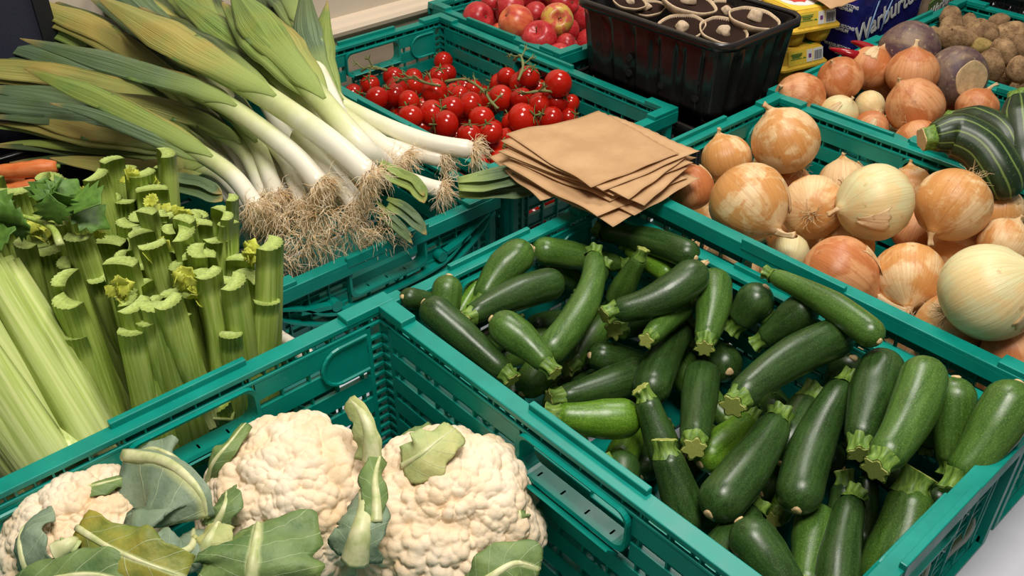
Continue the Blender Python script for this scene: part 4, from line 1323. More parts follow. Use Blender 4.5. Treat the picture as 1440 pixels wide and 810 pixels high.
# ---------------------------------------------------------------- leeks
def leek_mats():
    m = NT('leek_shaft'); t = m.attr('t')
    n = m.noise(m.obj((160, 160, 160)), 1.0, 2)
    st = m.noise(m.obj((40, 40, 40)), 1.0, 4, 0.6)
    f = m.math('ADD', t, m.math('MULTIPLY', m.math('SUBTRACT', st, 0.5), 0.25))
    c = m.ramp(f, [(0.0, srgb(236, 226, 208)), (0.26, srgb(238, 234, 212)), (0.44, srgb(214, 218, 162)), (0.64, srgb(166, 184, 104)), (0.85, srgb(128, 152, 80)), (1.0, srgb(110, 136, 72))])
    m.color(c); m.set(rough=0.32, spec=0.5, sss=0.1); m.b.inputs['Subsurface Radius'].default_value = (0.006, 0.006, 0.003)
    m.bump(n, 0.1, 0.001)
    def leafm(name, a, b, y, yamt):
        m = NT(name); t = m.attr('t'); s = m.attr('s')
        cb = m.n('ShaderNodeCombineXYZ'); m.l(m.math('MULTIPLY', s, 26.0), cb.inputs[0]); m.l(m.math('MULTIPLY', t, 1.1), cb.inputs[1]); m.l(m.math('MULTIPLY', m.rnd(), 40.0), cb.inputs[2])
        st = m.noise(cb.outputs[0], 1.0, 3, 0.6)
        c = m.mix(m.ramp(st, [(0.36, 0.0), (0.62, 1.0)]), [x * 0.72 for x in a], [min(1, x * 1.12) for x in b])
        big = m.noise(m.obj(), 14, 3)
        c = m.mix(m.ramp(big, [(0.42, 0.0), (0.68, yamt)]), c, y)
        c = m.mix(m.ramp(t, [(0.0, 1.0), (0.12, 0.85), (0.40, 0.0)]), c, srgb(158, 178, 98))
        c = m.mix(m.ramp(t, [(0.88, 0.0), (1.0, 0.85)]), c, srgb(196, 164, 96))
        m.color(c); m.set(rough=0.42, spec=0.45); m.bump(st, 0.6, 0.002)
        return m.mat
    return m.mat, [leafm('leek_leaf_blue_green', srgb(70, 96, 66), srgb(116, 138, 100), srgb(92, 112, 52), 0.6), leafm('leek_leaf_dark', srgb(48, 68, 40), srgb(84, 102, 60), srgb(96, 104, 44), 0.6),
                   leafm('leek_leaf_yellow', srgb(132, 142, 68), srgb(176, 174, 96), srgb(186, 160, 84), 0.8), leafm('leek_leaf_fresh', srgb(92, 126, 52), srgb(142, 168, 86), srgb(150, 156, 70), 0.6)]
MAT_SHAFT, LEAFM = leek_mats()
MAT_LROOT = NT('leek_root_fibre')
_n = MAT_LROOT.noise(MAT_LROOT.obj(), 60, 3)
MAT_LROOT.color(MAT_LROOT.mix(MAT_LROOT.ramp(_n, [(0.35, 0.0), (0.65, 1.0)]), srgb(224, 188, 136), srgb(252, 236, 206))); MAT_LROOT.set(rough=0.8)
MAT_LROOT = MAT_LROOT.mat

def strip(name, path, widths, mat, parent, fold=0.35, upv=None, thick=0.0012, twist=0.0, cols=9, wave=0.0, seed=0, hug=None):
    """leaf blade along path; V-folded; attributes t along, s across"""
    n = len(path); P = [Vector(p) for p in path]
    rs = np.random.RandomState(seed); ph = rs.rand() * 6
    vs = []; ts = []; ss = []; fs = []
    for i in range(n):
        tg = (P[min(i+1, n-1)] - P[max(i-1, 0)]).normalized()
        u = upv if upv is not None else (-CF * 0.55 + Vector((0, 0, 0.8)))
        u = Vector(u)
        ac = tg.cross(u).normalized(); nn = ac.cross(tg).normalized()
        a = twist * i / (n - 1)
        ac2 = ac * math.cos(a) + nn * math.sin(a); nn2 = nn * math.cos(a) - ac * math.sin(a)
        for j in range(cols):
            v = -1 + 2 * j / (cols - 1)
            w = widths[i]
            hv = -fold * w * (1 - abs(v)) + wave * w * math.sin(i * 0.7 + ph) * v * abs(v)
            if hug is not None and hug[i][0] > 0:            # clasp the shaft: follow its oval section
                b, ea, eb = hug[i]
                hv = hv * (1 - b) + b * (eb * 1.03 * math.sqrt(max(0.0, 1 - (v * w / ea) ** 2)) + 0.0007)
            p = P[i] + ac2 * (v * w) + nn2 * hv
            vs.append(p); ts.append(i / (n - 1)); ss.append(v)
    for i in range(n - 1):
        for j in range(cols - 1):
            fs.append((i*cols+j, i*cols+j+1, (i+1)*cols+j+1, (i+1)*cols+j))
    m = MB(); m.add(vs, fs, ts)
    o = m.build(name, mat, parent)
    at_ = o.data.attributes.new('s', 'FLOAT', 'POINT'); at_.data.foreach_set('value', ss)
    so = o.modifiers.new('thick', 'SOLIDIFY'); so.thickness = thick
    return o

def leek(i, pts, r, split, leafw, mats, label, group=None, nroot=110, rlen=0.034, extra=2, rootdir=None, wide=1.0):
    """pts: (px, py, z) from root to leaf tip; split = index in pts where the leaves leave the shaft"""
    W = [at(*p) for p in pts]
    base = W[0].copy()
    L = [w - base for w in W]
    root = thing('leek', label, 'leek', base, None, group)
    rs = np.random.RandomState(900 + i)
    n1 = 26
    has_leaf = len(L) > split + 1
    sh = spline(L[:split + 1], n1)
    if has_leaf:
        ext = spline(L[split:], 30)[1:11]
        body = list(sh) + list(ext)
    else:
        body = list(sh); ext = []
    nb = len(body)
    lw = leafw * wide
    m = MB()
    P = [Vector(q) for q in body]
    k = 22; vs = []; ts = []; fs = []; WA = []; WN = []
    for q in range(nb):
        tg = (P[min(q+1, nb-1)] - P[max(q-1, 0)]).normalized()
        u = (-CF * 0.55 + Vector((0, 0, 0.8))); ac = tg.cross(u).normalized(); nn = ac.cross(tg).normalized()
        x = q / (n1 - 1)
        rr = r * (1.06 - 0.12 * math.sin(min(1, q / 6) * PI / 2))
        if q == 0: rr = r * 0.8
        g = max(0.0, (q - n1 * 0.55) / (nb - n1 * 0.55)) if has_leaf else 0.0
        g = g * g * (3 - 2 * g)
        wa = rr + (lw * 0.86 - rr) * g; wn = rr + (rr * 0.22 - rr) * g
        WA.append(wa); WN.append(wn)
        for j in range(k):
            an = 2 * PI * j / k
            vs.append(P[q] + ac * (wa * math.cos(an)) + nn * (wn * math.sin(an) * (1 + 0.02 * math.cos(3 * an))))
            ts.append(min(1.0, x * 0.80) if has_leaf else x * 0.45)
    for q in range(nb - 1):
        for j in range(k): fs.append((q*k+j, q*k+(j+1) % k, (q+1)*k+(j+1) % k, (q+1)*k+j))
    fs.append(tuple(reversed(range(k)))); fs.append(tuple((nb-1)*k + j for j in range(k)))
    m.add(vs, fs, ts); m.build('shaft', MAT_SHAFT, root)
    if has_leaf:
        s0 = int(n1 * 0.62)
        tail = spline(L[split:], 30)[11:]
        lp = [tuple(x) for x in P[s0:]] + [tuple(x) for x in tail]
        n2 = len(lp); nbp = nb - s0
        up = (-CF * 0.55 + Vector((0, 0, 0.8))).normalized()
        def prof_w(u, tipl):
            return max(0.0010, (r + (lw * 0.90 - r) * math.sin(min(1, u / 0.45) * PI / 2)) * min(1.0, max(0.0, (1 - u) / tipl)) ** 0.75 * (0.15 + 0.85 * math.sin(min(1, u / 0.20) * PI / 2)))
        U = np.linspace(0, 1, n2)
        wd = [min(prof_w(u, .38), WA[s0 + j] * 0.995) if j < nbp else prof_w(u, .38) for j, u in enumerate(U)]
        hug = [(1.0, WA[s0 + j], WN[s0 + j]) if j < nbp - 4 else (max(0.0, (nbp - j) / 5.0), WA[min(nb - 1, s0 + j)], WN[min(nb - 1, s0 + j)]) for j in range(n2)]
        strip('leaf', lp, wd, LEAFM[mats[0]], root, -0.42, wave=0.05, seed=i, cols=13, hug=hug)
        for e in range(extra):
            sg = 1 if e % 2 == 0 else -1
            kf = rs.uniform(0.72, 0.97); off = rs.uniform(0.012, 0.035) * sg
            tgv = (Vector(lp[-1]) - Vector(lp[0])); side = tgv.cross(Vector((0, 0, 1))).normalized()
            q = []
            for j in range(n2):
                u = j / (n2 - 1); x = j * kf; j0 = min(n2 - 2, int(x)); fr = x - j0
                b = Vector(lp[j0]) * (1 - fr) + Vector(lp[j0 + 1]) * fr
                q.append(b + side * (off * u ** 1.4 + 0.3 * r * sg) + up * (0.001 - (0.012 + 0.006 * e) * u))
            strip('leaf', q, [prof_w(u, .48) * 0.92 for u in U], LEAFM[mats[(e + 1) % len(mats)]], root, -0.42, wave=0.06, seed=i * 7 + e)
    # roots
    d = (Vector(L[0]) - Vector(sh[3])).normalized() if rootdir is None else Vector(rootdir)
    m = MB(); strands(m, Vector(L[0]) - d * 0.004, d, int(nroot * 1.5), rlen, 1.3, 0.00055, rs, 7, 0.5, r * 0.8)
    prop(m.build('roots', MAT_LROOT, root), kind='stuff')
    m = MB(); m.tube([Vector(L[0]) - d * 0.004, Vector(L[0]) + d * 0.003, Vector(L[0]) + d * 0.008], [r * 0.85, r * 0.75, r * 0.3], 12); m.build('root_plate', MAT_LROOT, root)
    return root

leek(1, [(362, 293, .215), (322, 243, .235), (240, 190, .262), (150, 143, .29), (90, 118, .305), (34, 96, .315)], .0125, 2, .0185, (3, 2, 0), 'leek with a yellowing leaf lying lowest over the celery side', extra=2)
leek(2, [(452, 262, .235), (410, 215, .262), (330, 155, .29), (270, 124, .305), (150, 87, .325), (28, 54, .335)], .0140, 3, .0215, (0, 2, 0), 'leek with one long blue green leaf and a papery bract', extra=1)
leek(3, [(522, 250, .250), (462, 197, .280), (385, 143, .305), (312, 97, .325), (230, 48, .345), (135, -6, .365)], .0165, 3, .0300, (2, 1, 0), 'thick leek with a broad streaked yellow leaf on top of the pile', extra=1, wide=1.1)
leek(4, [(512, 243, .222), (462, 190, .25), (412, 130, .275), (365, 85, .30), (300, 35, .325), (235, -14, .345)], .0130, 3, .0250, (3, 0, 1), 'leek with fresh green leaves squeezed between two thicker ones', extra=2)
leek(5, [(540, 236, .212), (508, 205, .262), (455, 145, .295), (398, 78, .325), (360, 30, .345), (325, -20, .365)], .0165, 3, .0300, (3, 2, 3), 'leek with broad yellow green leaves fanned upright by the tomato crate', extra=2, wide=1.15)
leek(6, [(668, 212, .205), (590, 196, .215), (500, 158, .230), (468, 135, .25), (445, 85, .29), (432, 40, .32), (428, -25, .345)], .0135, 4, .0240, (0, 3, 0), 'leek bent sharply beside the tomato crate with its roots over the tomatoes', extra=1)
leek(7, [(568, 226, .205), (530, 200, .222), (478, 160, .24), (445, 120, .26), (420, 40, .30), (408, -15, .33)], .0155, 3, .0220, (1, 0), 'leek partly hidden under the yellow green ones', extra=1)
leek(8, [(625, 224, .190), (570, 212, .200), (510, 190, .215), (460, 150, .235)], .0125, 3, .02, (0, 0), 'short white leek end under the bent leek', extra=0)
leek(9, [(622, 268, .172), (590, 258, .178), (540, 240, .19), (490, 215, .205)], .0120, 3, .02, (0, 0), 'leek end with peeling green skin over the crate rim', extra=0)
leek(10, [(392, 278, .205), (380, 250, .218), (362, 205, .235), (335, 165, .25), (285, 128, .275), (200, 100, .30)], .0118, 3, .02, (1, 0), 'straight white leek with short shaft standing between bent ones', extra=1)
leek(11, [(372, 284, .195), (366, 258, .205), (340, 207, .225), (285, 170, .245), (225, 150, .265), (120, 128, .29)], .0120, 3, .02, (2, 1), 'curved yellow green leek bent like an elbow', extra=1)
leek(12, [(425, 286, .2), (416, 262, .21), (400, 225, .225), (370, 190, .24)], .0105, 3, .02, (0, 0), 'thin white leek end deep in the pile', extra=0)
leek(13, [(502, 288, .205), (482, 262, .22), (452, 225, .24), (420, 190, .255)], .0140, 3, .02, (0, 0), 'white leek end with ginger roots below the thick leek', extra=0)
# leeks whose shafts lie under the others: long leaves reaching to the wall and the screen
for k, (pts, wdt, mt, lab) in enumerate([
    ([(400, 290, .16), (330, 215, .19), (250, 120, .25), (150, 48, .30), (70, 14, .325), (20, -6, .34)], .024, (2, 1), 'leek under the pile with a long khaki leaf pointing at the screen'),
    ([(410, 300, .16), (320, 210, .17), (220, 110, .23), (120, 60, .28), (60, 38, .30), (-30, 36, .31)], .020, (3, 1), 'leek under the pile with a bright green leaf in front of the screen'),
    ([(380, 300, .15), (300, 190, .18), (200, 120, .225), (110, 95, .26), (40, 72, .28), (-30, 58, .29)], .021, (0, 1), 'leek under the pile with a blue green tapering leaf'),
    ([(370, 310, .15), (290, 215, .17), (210, 180, .205), (120, 150, .235), (50, 132, .255), (-30, 122, .265)], .026, (0, 1), 'leek under the pile with a broad dull leaf at the carrot end'),
    ([(360, 310, .14), (280, 225, .16), (200, 200, .19), (120, 185, .215), (50, 165, .23), (-30, 150, .24)], .018, (2, 1), 'leek under the pile with an amber yellow leaf'),
    ([(360, 316, .13), (280, 235, .155), (200, 208, .18), (110, 192, .20), (40, 180, .21), (-30, 176, .22)], .015, (3, 0), 'leek under the pile with a slim bright leaf above the carrots'),
    ([(370, 318, .125), (300, 245, .145), (220, 222, .165), (130, 212, .18), (60, 205, .19), (-20, 205, .2)], .018, (1, 2), 'leek under the pile with dark leaves lying lowest beside the celery'),
    ([(440, 290, .16), (360, 180, .2), (300, 90, .26), (230, 20, .31), (180, -25, .335)], .026, (1, 0), 'leek under the pile with wide dark leaves'),
    ([(480, 270, .17), (420, 150, .22), (350, 60, .28), (300, 10, .31), (265, -25, .33)], .022, (1, 1), 'leek under the pile with dark leaves against the wall'),
    ([(380, 296, .16), (300, 220, .19), (230, 170, .215), (180, 130, .24), (140, 110, .255), (90, 92, .265)], .016, (2, 1), 'leek under the pile with a narrow straw coloured leaf'),
    ([(500, 262, .17), (450, 150, .23), (400, 60, .28), (375, 0, .31), (365, -30, .32)], .030, (1, 2), 'leek under the pile with olive leaves beside the tomato crate'),
    ([(470, 280, .16), (390, 160, .21), (320, 60, .27), (260, 10, .30), (215, -25, .32)], .030, (0, 1), 'leek under the pile with grey green leaves beneath the yellow one'),
    ([(430, 290, .15), (340, 170, .19), (260, 80, .25), (190, 30, .285), (110, -20, .31)], .030, (1, 2), 'leek under the pile with deep green leaves near the screen'),
    ([(400, 300, .14), (310, 190, .175), (220, 125, .22), (130, 95, .25), (50, 80, .265), (-20, 88, .27)], .028, (1, 0), 'leek under the pile with drab leaves above the carrot tray'),
    ([(380, 310, .13), (290, 215, .16), (210, 170, .19), (120, 140, .215), (30, 115, .235), (-30, 100, .24)], .028, (1, 3), 'leek under the pile with dark leaves under the amber one'),
    ([(420, 290, .18), (330, 150, .25), (240, 50, .31), (180, 0, .335), (120, -45, .355)], .030, (0, 2), 'leek under the pile with a wide leaf rising above the khaki one'),
    ([(450, 280, .19), (360, 120, .27), (290, 20, .32), (240, -45, .345)], .028, (3, 1), 'leek under the pile with bright leaves rising to the wall'),
    ([(520, 250, .2), (440, 80, .29), (410, 0, .33), (395, -50, .35)], .030, (0, 1), 'leek under the pile with blue leaves rising by the dado rail'),
    ([(390, 300, .16), (290, 160, .22), (190, 80, .27), (100, 30, .30), (20, 10, .315), (-60, 0, .325)], .026, (1, 0), 'leek under the pile with a dark leaf lying across the screen'),
    ([(380, 300, .15), (280, 180, .2), (180, 130, .24), (80, 105, .265), (-20, 95, .28), (-90, 90, .285)], .026, (2, 1), 'leek under the pile with an ochre leaf pointing past the celery'),
    ([(370, 310, .14), (280, 200, .18), (180, 165, .215), (80, 150, .24), (-20, 140, .25), (-90, 138, .255)], .026, (0, 1), 'leek under the pile with a slate green leaf pointing past the celery'),
    ([(360, 300, .15), (310, 245, .17), (260, 230, .18), (200, 236, .185), (120, 228, .19), (70, 222, .195)], .018, (2, 3), 'leek under the pile with pale ribbed leaves behind the celery'),
]):
    leek(30 + k, pts, .0125, 2, wdt, mt, lab, extra=2, nroot=70)

# cut leek tops and loose peelings
def loose_leaf(name, pts, w, mat, label, fold=0.4, tip=0.3, seed=3):
    W = [at(*p) for p in pts]; base = W[0].copy()
    root = thing(name, label, 'leaf', base)
    n = 18; path = spline([tuple(x - base) for x in W], n)
    wd = [w * min(1, 0.45 + 2.2 * u) * max(0.05, min(1, ((1 - u) / tip)) ** 0.6) for u in np.linspace(0, 1, n)]
    strip('blade', path, wd, LEAFM[mat], root, fold, wave=0.1, seed=seed)
    strip('inner_blade', [Vector(p) + Vector((0.004, 0.006, 0.006)) for p in path], [x * 0.6 for x in wd], LEAFM[mat], root, fold + 0.2, wave=0.1, seed=seed + 1)
    return root
loose_leaf('leek_leaf', [(645, 262, .20), (690, 254, .205), (730, 244, .21), (752, 234, .215)], .016, 0, 'cut green leek leaf tip poking at the paper bags', tip=0.5)
loose_leaf('leek_leaf', [(645, 272, .185), (690, 268, .19), (730, 268, .19), (758, 268, .19)], .013, 0, 'darker cut leek leaf under the green leaf tip', tip=0.4)
loose_leaf('leek_leaf', [(222, 244, .245), (250, 258, .25), (285, 266, .25), (312, 282, .24)], .012, 0, 'blue green cut leek leaf lying behind the celery tops', tip=0.15)
loose_leaf('leek_leaf', [(545, 288, .195), (565, 296, .19), (585, 312, .18), (600, 330, .165)], .009, 0, 'wilted pale green leek leaf hanging over the crate rim', tip=0.3)
loose_leaf('leek_leaf', [(530, 292, .19), (548, 310, .185), (565, 325, .175), (580, 342, .16)], .006, 0, 'narrow wilted leek leaf hanging beside the leek roots', tip=0.3)
loose_leaf('leek_leaf', [(535, 235, .235), (560, 250, .225), (585, 262, .215), (597, 285, .20)], .011, 3, 'split pale green leek skin under the bent leek', tip=0.2)
loose_leaf('leek_leaf', [(375, 395, .150), (382, 408, .15), (386, 420, .148), (388, 432, .146)], .008, 2, 'dry grey leek leaf tucked beside the celery', tip=0.2)
# matted loose roots trimmed from the leeks
rm = thing('leek_root_mat', 'matted ginger leek roots spilling over the front crate rim', 'roots', at(470, 330, .17))
for k, (px, py, z, nn, ln) in enumerate([(405, 315, .18, 170, .05), (455, 310, .19, 170, .05), (430, 345, .165, 130, .045), (490, 330, .17, 120, .045), (520, 310, .18, 110, .04), (385, 370, .15, 90, .035), (540, 335, .155, 90, .03)]):
    rs = np.random.RandomState(60 + k)
    m = MB(); strands(m, at(px, py, z) - rm.location, (-.3, -.45, -.25), nn, ln * .85, 2.4, 0.00055, rs, 8, 0.45, 0.026)
    prop(m.build('root_tuft', MAT_LROOT, rm), kind='stuff')

# ---------------------------------------------------------------- celery
def celery_mats():
    out = []
    for nm, a, b in (('celery_stalk_green', srgb(140, 166, 62), srgb(180, 198, 104)), ('celery_stalk_pale', srgb(170, 190, 96), srgb(206, 216, 142))):
        m = NT(nm); t = m.attr('t')
        st = m.noise(m.obj((330, 330, 6)), 1.0, 3, 0.55)
        c = m.mix(m.ramp(st, [(0.35, 0.0), (0.65, 1.0)]), a, b)
        c = m.mix(m.ramp(t, [(0.0, 0.8), (0.3, 0.0)]), c, srgb(206, 212, 148))
        m.color(c); m.set(rough=0.3, spec=0.5, sss=0.05); m.b.inputs['Subsurface Radius'].default_value = (0.004, 0.006, 0.002)
        m.bump(st, 0.4, 0.001); out.append(m.mat)
    return out
CELM = celery_mats()
MAT_CELCUT = plain('celery_cut_end', srgb(164, 182, 96), 0.6, 0.25, 400)
MAT_CELLEAF = plain('celery_leaf_yellow', srgb(186, 192, 70), 0.6, 0.25, 200)
MAT_CELLEAFG = plain('celery_leaf_green', srgb(84, 122, 44), 0.55, 0.3, 150)

def stalk(name, path, w0, w1, face, mat, parent, seed=0, cup=0.45, ridges=True, cut=True):
    """ribbed crescent stalk with a cut end; face = outward vector"""
    n = len(path); P = [Vector(p) for p in path]; k = 26
    vs = []; ts = []; fs = []
    for i in range(n):
        u = i / (n - 1)
        tg = (P[min(i+1, n-1)] - P[max(i-1, 0)]).normalized()
        f = Vector(face); f = (f - tg * f.dot(tg)).normalized(); s = tg.cross(f)
        w = w0 + (w1 - w0) * u
        half = k // 2
        for j in range(k):
            if j < half:                                   # outer, ribbed
                q = -1 + 2 * j / (half - 1)
                y = math.sqrt(max(0, 1 - q * q * 0.92)) * 0.75 + (0.055 * (1 if j % 2 else -1) if ridges else 0)
            else:                                          # inner, hollow
                q = 1 - 2 * (j - half) / (half - 1)
                y = -0.42 + cup * 0.45 * (1 - q * q)
                q *= 0.96
            vs.append(P[i] + s * (q * w) + f * (y * w)); ts.append(u)
    for i in range(n - 1):
        for j in range(k):
            j2 = (j + 1) % k
            fs.append((i*k+j, (i+1)*k+j, (i+1)*k+j2, i*k+j2))
    m = MB(); m.add(vs, fs, ts)
    m.slot = 1
    half = k // 2
    b = (n - 1) * k
    cf = []
    for j in range(half - 1): cf.append((b + j, b + j + 1, b + k - 2 - j, b + k - 1 - j))
    m.f.extend(cf); m.m.extend([1] * len(cf))
    cf = [(q[3] - b, q[2] - b, q[1] - b, q[0] - b) for q in cf]
    m.f.extend(cf); m.m.extend([1] * len(cf))
    return m.build(name, [mat, MAT_CELCUT if cut else mat], parent)

def sprig(parent, p, d, size, mat, rs, count=5, name='leaf_sprig'):
    """small celery leaf cluster: lobed blades"""
    m = MB()
    for q in range(count):
        dd = (Vector(d) + Vector(rs.normal(0, 0.55, 3))).normalized()
        s = dd.cross(Vector(rs.normal(0, 1, 3))).normalized(); nn = s.cross(dd)
        L = size * rs.uniform(0.6, 1.1); o = Vector(p) + Vector(rs.normal(0, size * 0.15, 3))
        prof = [(0, .06), (.2, .12), (.3, .42), (.38, .30), (.5, .55), (.58, .34), (.72, .46), (.8, .22), (1.0, .02)]
        vs = []
        for u, w in prof:
            lift = 0.25 * math.sin(u * 3 + q) * L * .4
            c = o + dd * (L * u) + nn * lift
            vs += [c + s * (w * L) + nn * (0.12 * L * w * 2), c - nn * 0.02 * L, c - s * (w * L) + nn * (0.12 * L * w * 2)]
        fs = []
        for k in range(len(prof) - 1):
            a = 3 * k; fs += [(a, a+3, a+4, a+1), (a+1, a+4, a+5, a+2)]
        m.add(vs, fs)
    o = m.build(name, mat, parent, True)
    so = o.modifiers.new('thick', 'SOLIDIFY'); so.thickness = 0.0007
    return prop(o, kind='stuff')

def celery(i, base, top, label, group=None, ns=8, rb=0.026, rt=0.033, w=0.0165, pale=0, leafy=2, split_every=2):
    rs = np.random.RandomState(1200 + i)
    B, T = Vector(base), Vector(top); ax = (T - B); H = ax.length
    root = thing('celery', label, 'celery', B, axis_matrix(ax, (0.1, 0.9, 0.2), 'Z'), group)
    a0 = rs.rand() * 6
    for q in range(ns):
        a = a0 + 2 * PI * q / ns + rs.uniform(-.12, .12)
        inner = q % 4 == 3
        k = 0.45 if inner else 1.0
        d = Vector((math.cos(a), math.sin(a), 0))
        h = H * rs.uniform(0.87, 1.03) * (0.97 if inner else 1.0)
        r0, r1 = rb * k, rt * k * rs.uniform(0.9, 1.08)
        bow = rs.uniform(-.004, .006)
        path = [d * (r0 + (r1 - r0) * u + bow * math.sin(PI * u)) + Vector((0, 0, h * u)) for u in np.linspace(0, 1, 14)]
        ww = w * rs.uniform(0.85, 1.15)
        if q % split_every == 1 and not inner:
            kcut = int(rs.uniform(7, 10))
            stalk('stalk', path[:kcut], ww * 1.12, ww * 0.74, d, CELM[pale], root, q, cut=False)
            s = Vector((-d.y, d.x, 0)); p0 = path[kcut - 1] - Vector((0, 0, 0.016))
            for sg in (-1, 1):
                e = path[-1] + s * (sg * ww * rs.uniform(0.9, 1.4)) + Vector((0, 0, -rs.uniform(0, .02)))
                pp = spline([tuple(p0 + s * (sg * ww * 0.38)), tuple((p0 + e) / 2 + s * sg * ww * 0.35), tuple(e)], 8)
                stalk('branch', pp, ww * 0.56, ww * 0.60, d, CELM[pale], root, q, cup=0.2)
            m = MB(); m.tube([p0 + Vector((0, 0, .012)) - s * ww * .75 + d * ww * .3, p0 + d * ww * .72, p0 + s * ww * .75 + d * ww * .3], [.0015, .0022, .0015], 7)
            m.build('node', CELM[1], root)
        else:
            stalk('stalk', path, ww * 1.12, ww * 0.80, d, CELM[pale], root, q)
    m = MB(); m.tube([(0, 0, 0), (0, 0, 0.004), (0, 0, 0.02), (0, 0, 0.05)], [rb * 0.7, rb * 1.25, rb * 1.35, rb * 0.9], 18)
    m.build('butt', CELM[1], root)
    for q in range(leafy):
        a = rs.rand() * 6; d = Vector((math.cos(a) * .4, math.sin(a) * .4, 1))
        sprig(root, Vector((math.cos(a) * rt * .4, math.sin(a) * rt * .4, H * rs.uniform(.90, .95))), d, rs.uniform(.014, .021), MAT_CELLEAF, rs)
    return root

CEL = [((140, 388), .335, 'celery bunch with forked stalks beside the leaning celery'), ((228, 372), .335, 'celery bunch with tall pale cut stalks in the front row'), ((280, 388), .31, 'celery bunch with a forked stalk next to the leek roots'),
       ((332, 335), .325, 'celery bunch with splayed stalks leaning on the leek crate'), ((128, 305), .33, 'celery bunch in the middle row with cut ends level'), ((205, 325), .33, 'celery bunch with yellow inner leaves in the middle row'),
       ((278, 288), .33, 'celery bunch with many slim stalks below the leek leaves'), ((45, 300), .33, 'celery bunch under a green leafy sprig'), ((28, 258), .325, 'celery bunch next to the carrots'),
       ((100, 250), .33, 'celery bunch behind the middle row near the carrots'), ((185, 228), .33, 'celery bunch with frilled yellow tops under the leek leaves'), ((215, 268), .325, 'celery bunch tucked behind the yellow inner leaves')]
for i, (p, z, lab) in enumerate(CEL):
    t = at(p[0], p[1], z)
    rs = np.random.RandomState(40 + i)
    b = Vector((min(max(t.x + rs.uniform(-.012, .006), 0.02), 0.268), min(max(t.y + rs.uniform(-.01, .02), 0.752), 1.05), 0.008))
    celery(i, b, t, lab, ns=6 if i % 3 else 7, leafy=2, w=0.0200 if i < 5 else 0.0185)
# sprig of green leaf above the middle row
gs = thing('celery_sprig', 'dark green leafy celery sprig lying across the celery tops', 'celery', at(85, 345, .335))
rs = np.random.RandomState(5)
m = MB(); m.tube(spline([(0, 0, 0), tuple(at(70, 318, .345) - gs.location), tuple(at(20, 300, .35) - gs.location)], 10), [.004, .004, .0038, .0035, .0033, .003, .0027, .0024, .002, .0015], 8); m.build('leaf_stem', CELM[0], gs)
for (px, py, z, dx) in ((20, 305, .352, -1), (40, 322, .346, -1), (75, 300, .35, .4), (60, 290, .356, .2), (95, 305, .345, .6)):
    sprig(gs, at(px, py, z) - gs.location, vdir(dx, 0.3, 0.3), .042, MAT_CELLEAFG, rs, 3)
# leaning celery in the corner of the crate
celery(20, at(105, 668, .185), at(-75, 385, .36), 'large pale celery bunch leaning in the crate corner, butt end by the rim', ns=11, rb=0.033, rt=0.046, w=0.0165, pale=1, leafy=0, split_every=20)
celery(21, at(-10, 715, .12), at(-135, 440, .28), 'celery bunch underneath the large leaning one', ns=10, rb=0.028, rt=0.042, w=0.0155, pale=1, leafy=0, split_every=20)
# ---------------------------------------------------------------- cauliflowers
def curd_mat():
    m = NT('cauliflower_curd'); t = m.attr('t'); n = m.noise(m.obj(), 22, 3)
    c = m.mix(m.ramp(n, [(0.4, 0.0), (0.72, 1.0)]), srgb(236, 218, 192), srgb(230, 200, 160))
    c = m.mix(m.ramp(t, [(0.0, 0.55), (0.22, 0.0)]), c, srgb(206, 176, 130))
    c = m.mix(m.ramp(m.noise(m.obj(), 46, 2), [(0.70, 0.0), (0.78, 0.35)]), c, srgb(196, 160, 112))
    f = m.noise(m.obj(), 650, 2)
    m.color(c); m.set(rough=0.75, spec=0.25, sss=0.12); m.b.inputs['Subsurface Radius'].default_value = (0.006, 0.004, 0.002)
    m.bump(f, 0.35, 0.001); return m.mat
MAT_CURD = curd_mat()
def domes(D, seeds, rad):
    """dome height and distance at unit directions D for seeds on the sphere"""
    dot = D @ seeds.T
    best = dot.max(1); d = np.arccos(np.clip(best, -1, 1))
    return np.sqrt(np.clip(1 - (d / rad) ** 2, 0, 1)), d / rad
def fib(n, rs, jit):
    i = np.arange(n) + 0.5; ph = np.arccos(1 - 2 * i / n); th = PI * (1 + 5 ** .5) * i
    P = np.stack([np.cos(th) * np.sin(ph), np.sin(th) * np.sin(ph), np.cos(ph)], 1) + rs.normal(0, jit, (n, 3))
    Q, _ = np.linalg.qr(rs.normal(0, 1, (3, 3)))
    return (P / np.linalg.norm(P, axis=1)[:, None]) @ Q
def curd(name, r, parent, seed, squash=0.8, n1=46, n2=330, n3=1900):
    rs = np.random.RandomState(seed)
    nu, nv = 300, 150
    th = np.linspace(0, 2 * PI, nu, endpoint=False); ph = np.linspace(0.004, PI * 0.72, nv)
    T, Pp = np.meshgrid(th, ph)
    D = np.stack([np.cos(T) * np.sin(Pp), np.sin(T) * np.sin(Pp), np.cos(Pp)], -1).reshape(-1, 3)
    h1, e1 = domes(D, fib(n1, rs, .17), 0.38); h2, e2 = domes(D, fib(n2, rs, .055), 0.148); h3, e3 = domes(D, fib(n3, rs, .022), 0.060)
    f = 0.83 + 0.115 * h1 + 0.085 * h2 + 0.036 * h3
    V = D * (f * r)[:, None]; V[:, 2] *= squash
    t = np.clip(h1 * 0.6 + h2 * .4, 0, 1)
    vs = V.tolist(); fs = []
    for i in range(nv - 1):
        for j in range(nu):
            fs.append((i*nu+j, (i+1)*nu+j, (i+1)*nu+(j+1) % nu, i*nu+(j+1) % nu))
    fs.append(tuple(range(nu)))
    m = MB(); m.v = vs; m.f = fs; m.t = t.tolist(); m.m = [0] * len(fs)
    return m.build(name, MAT_CURD, parent)

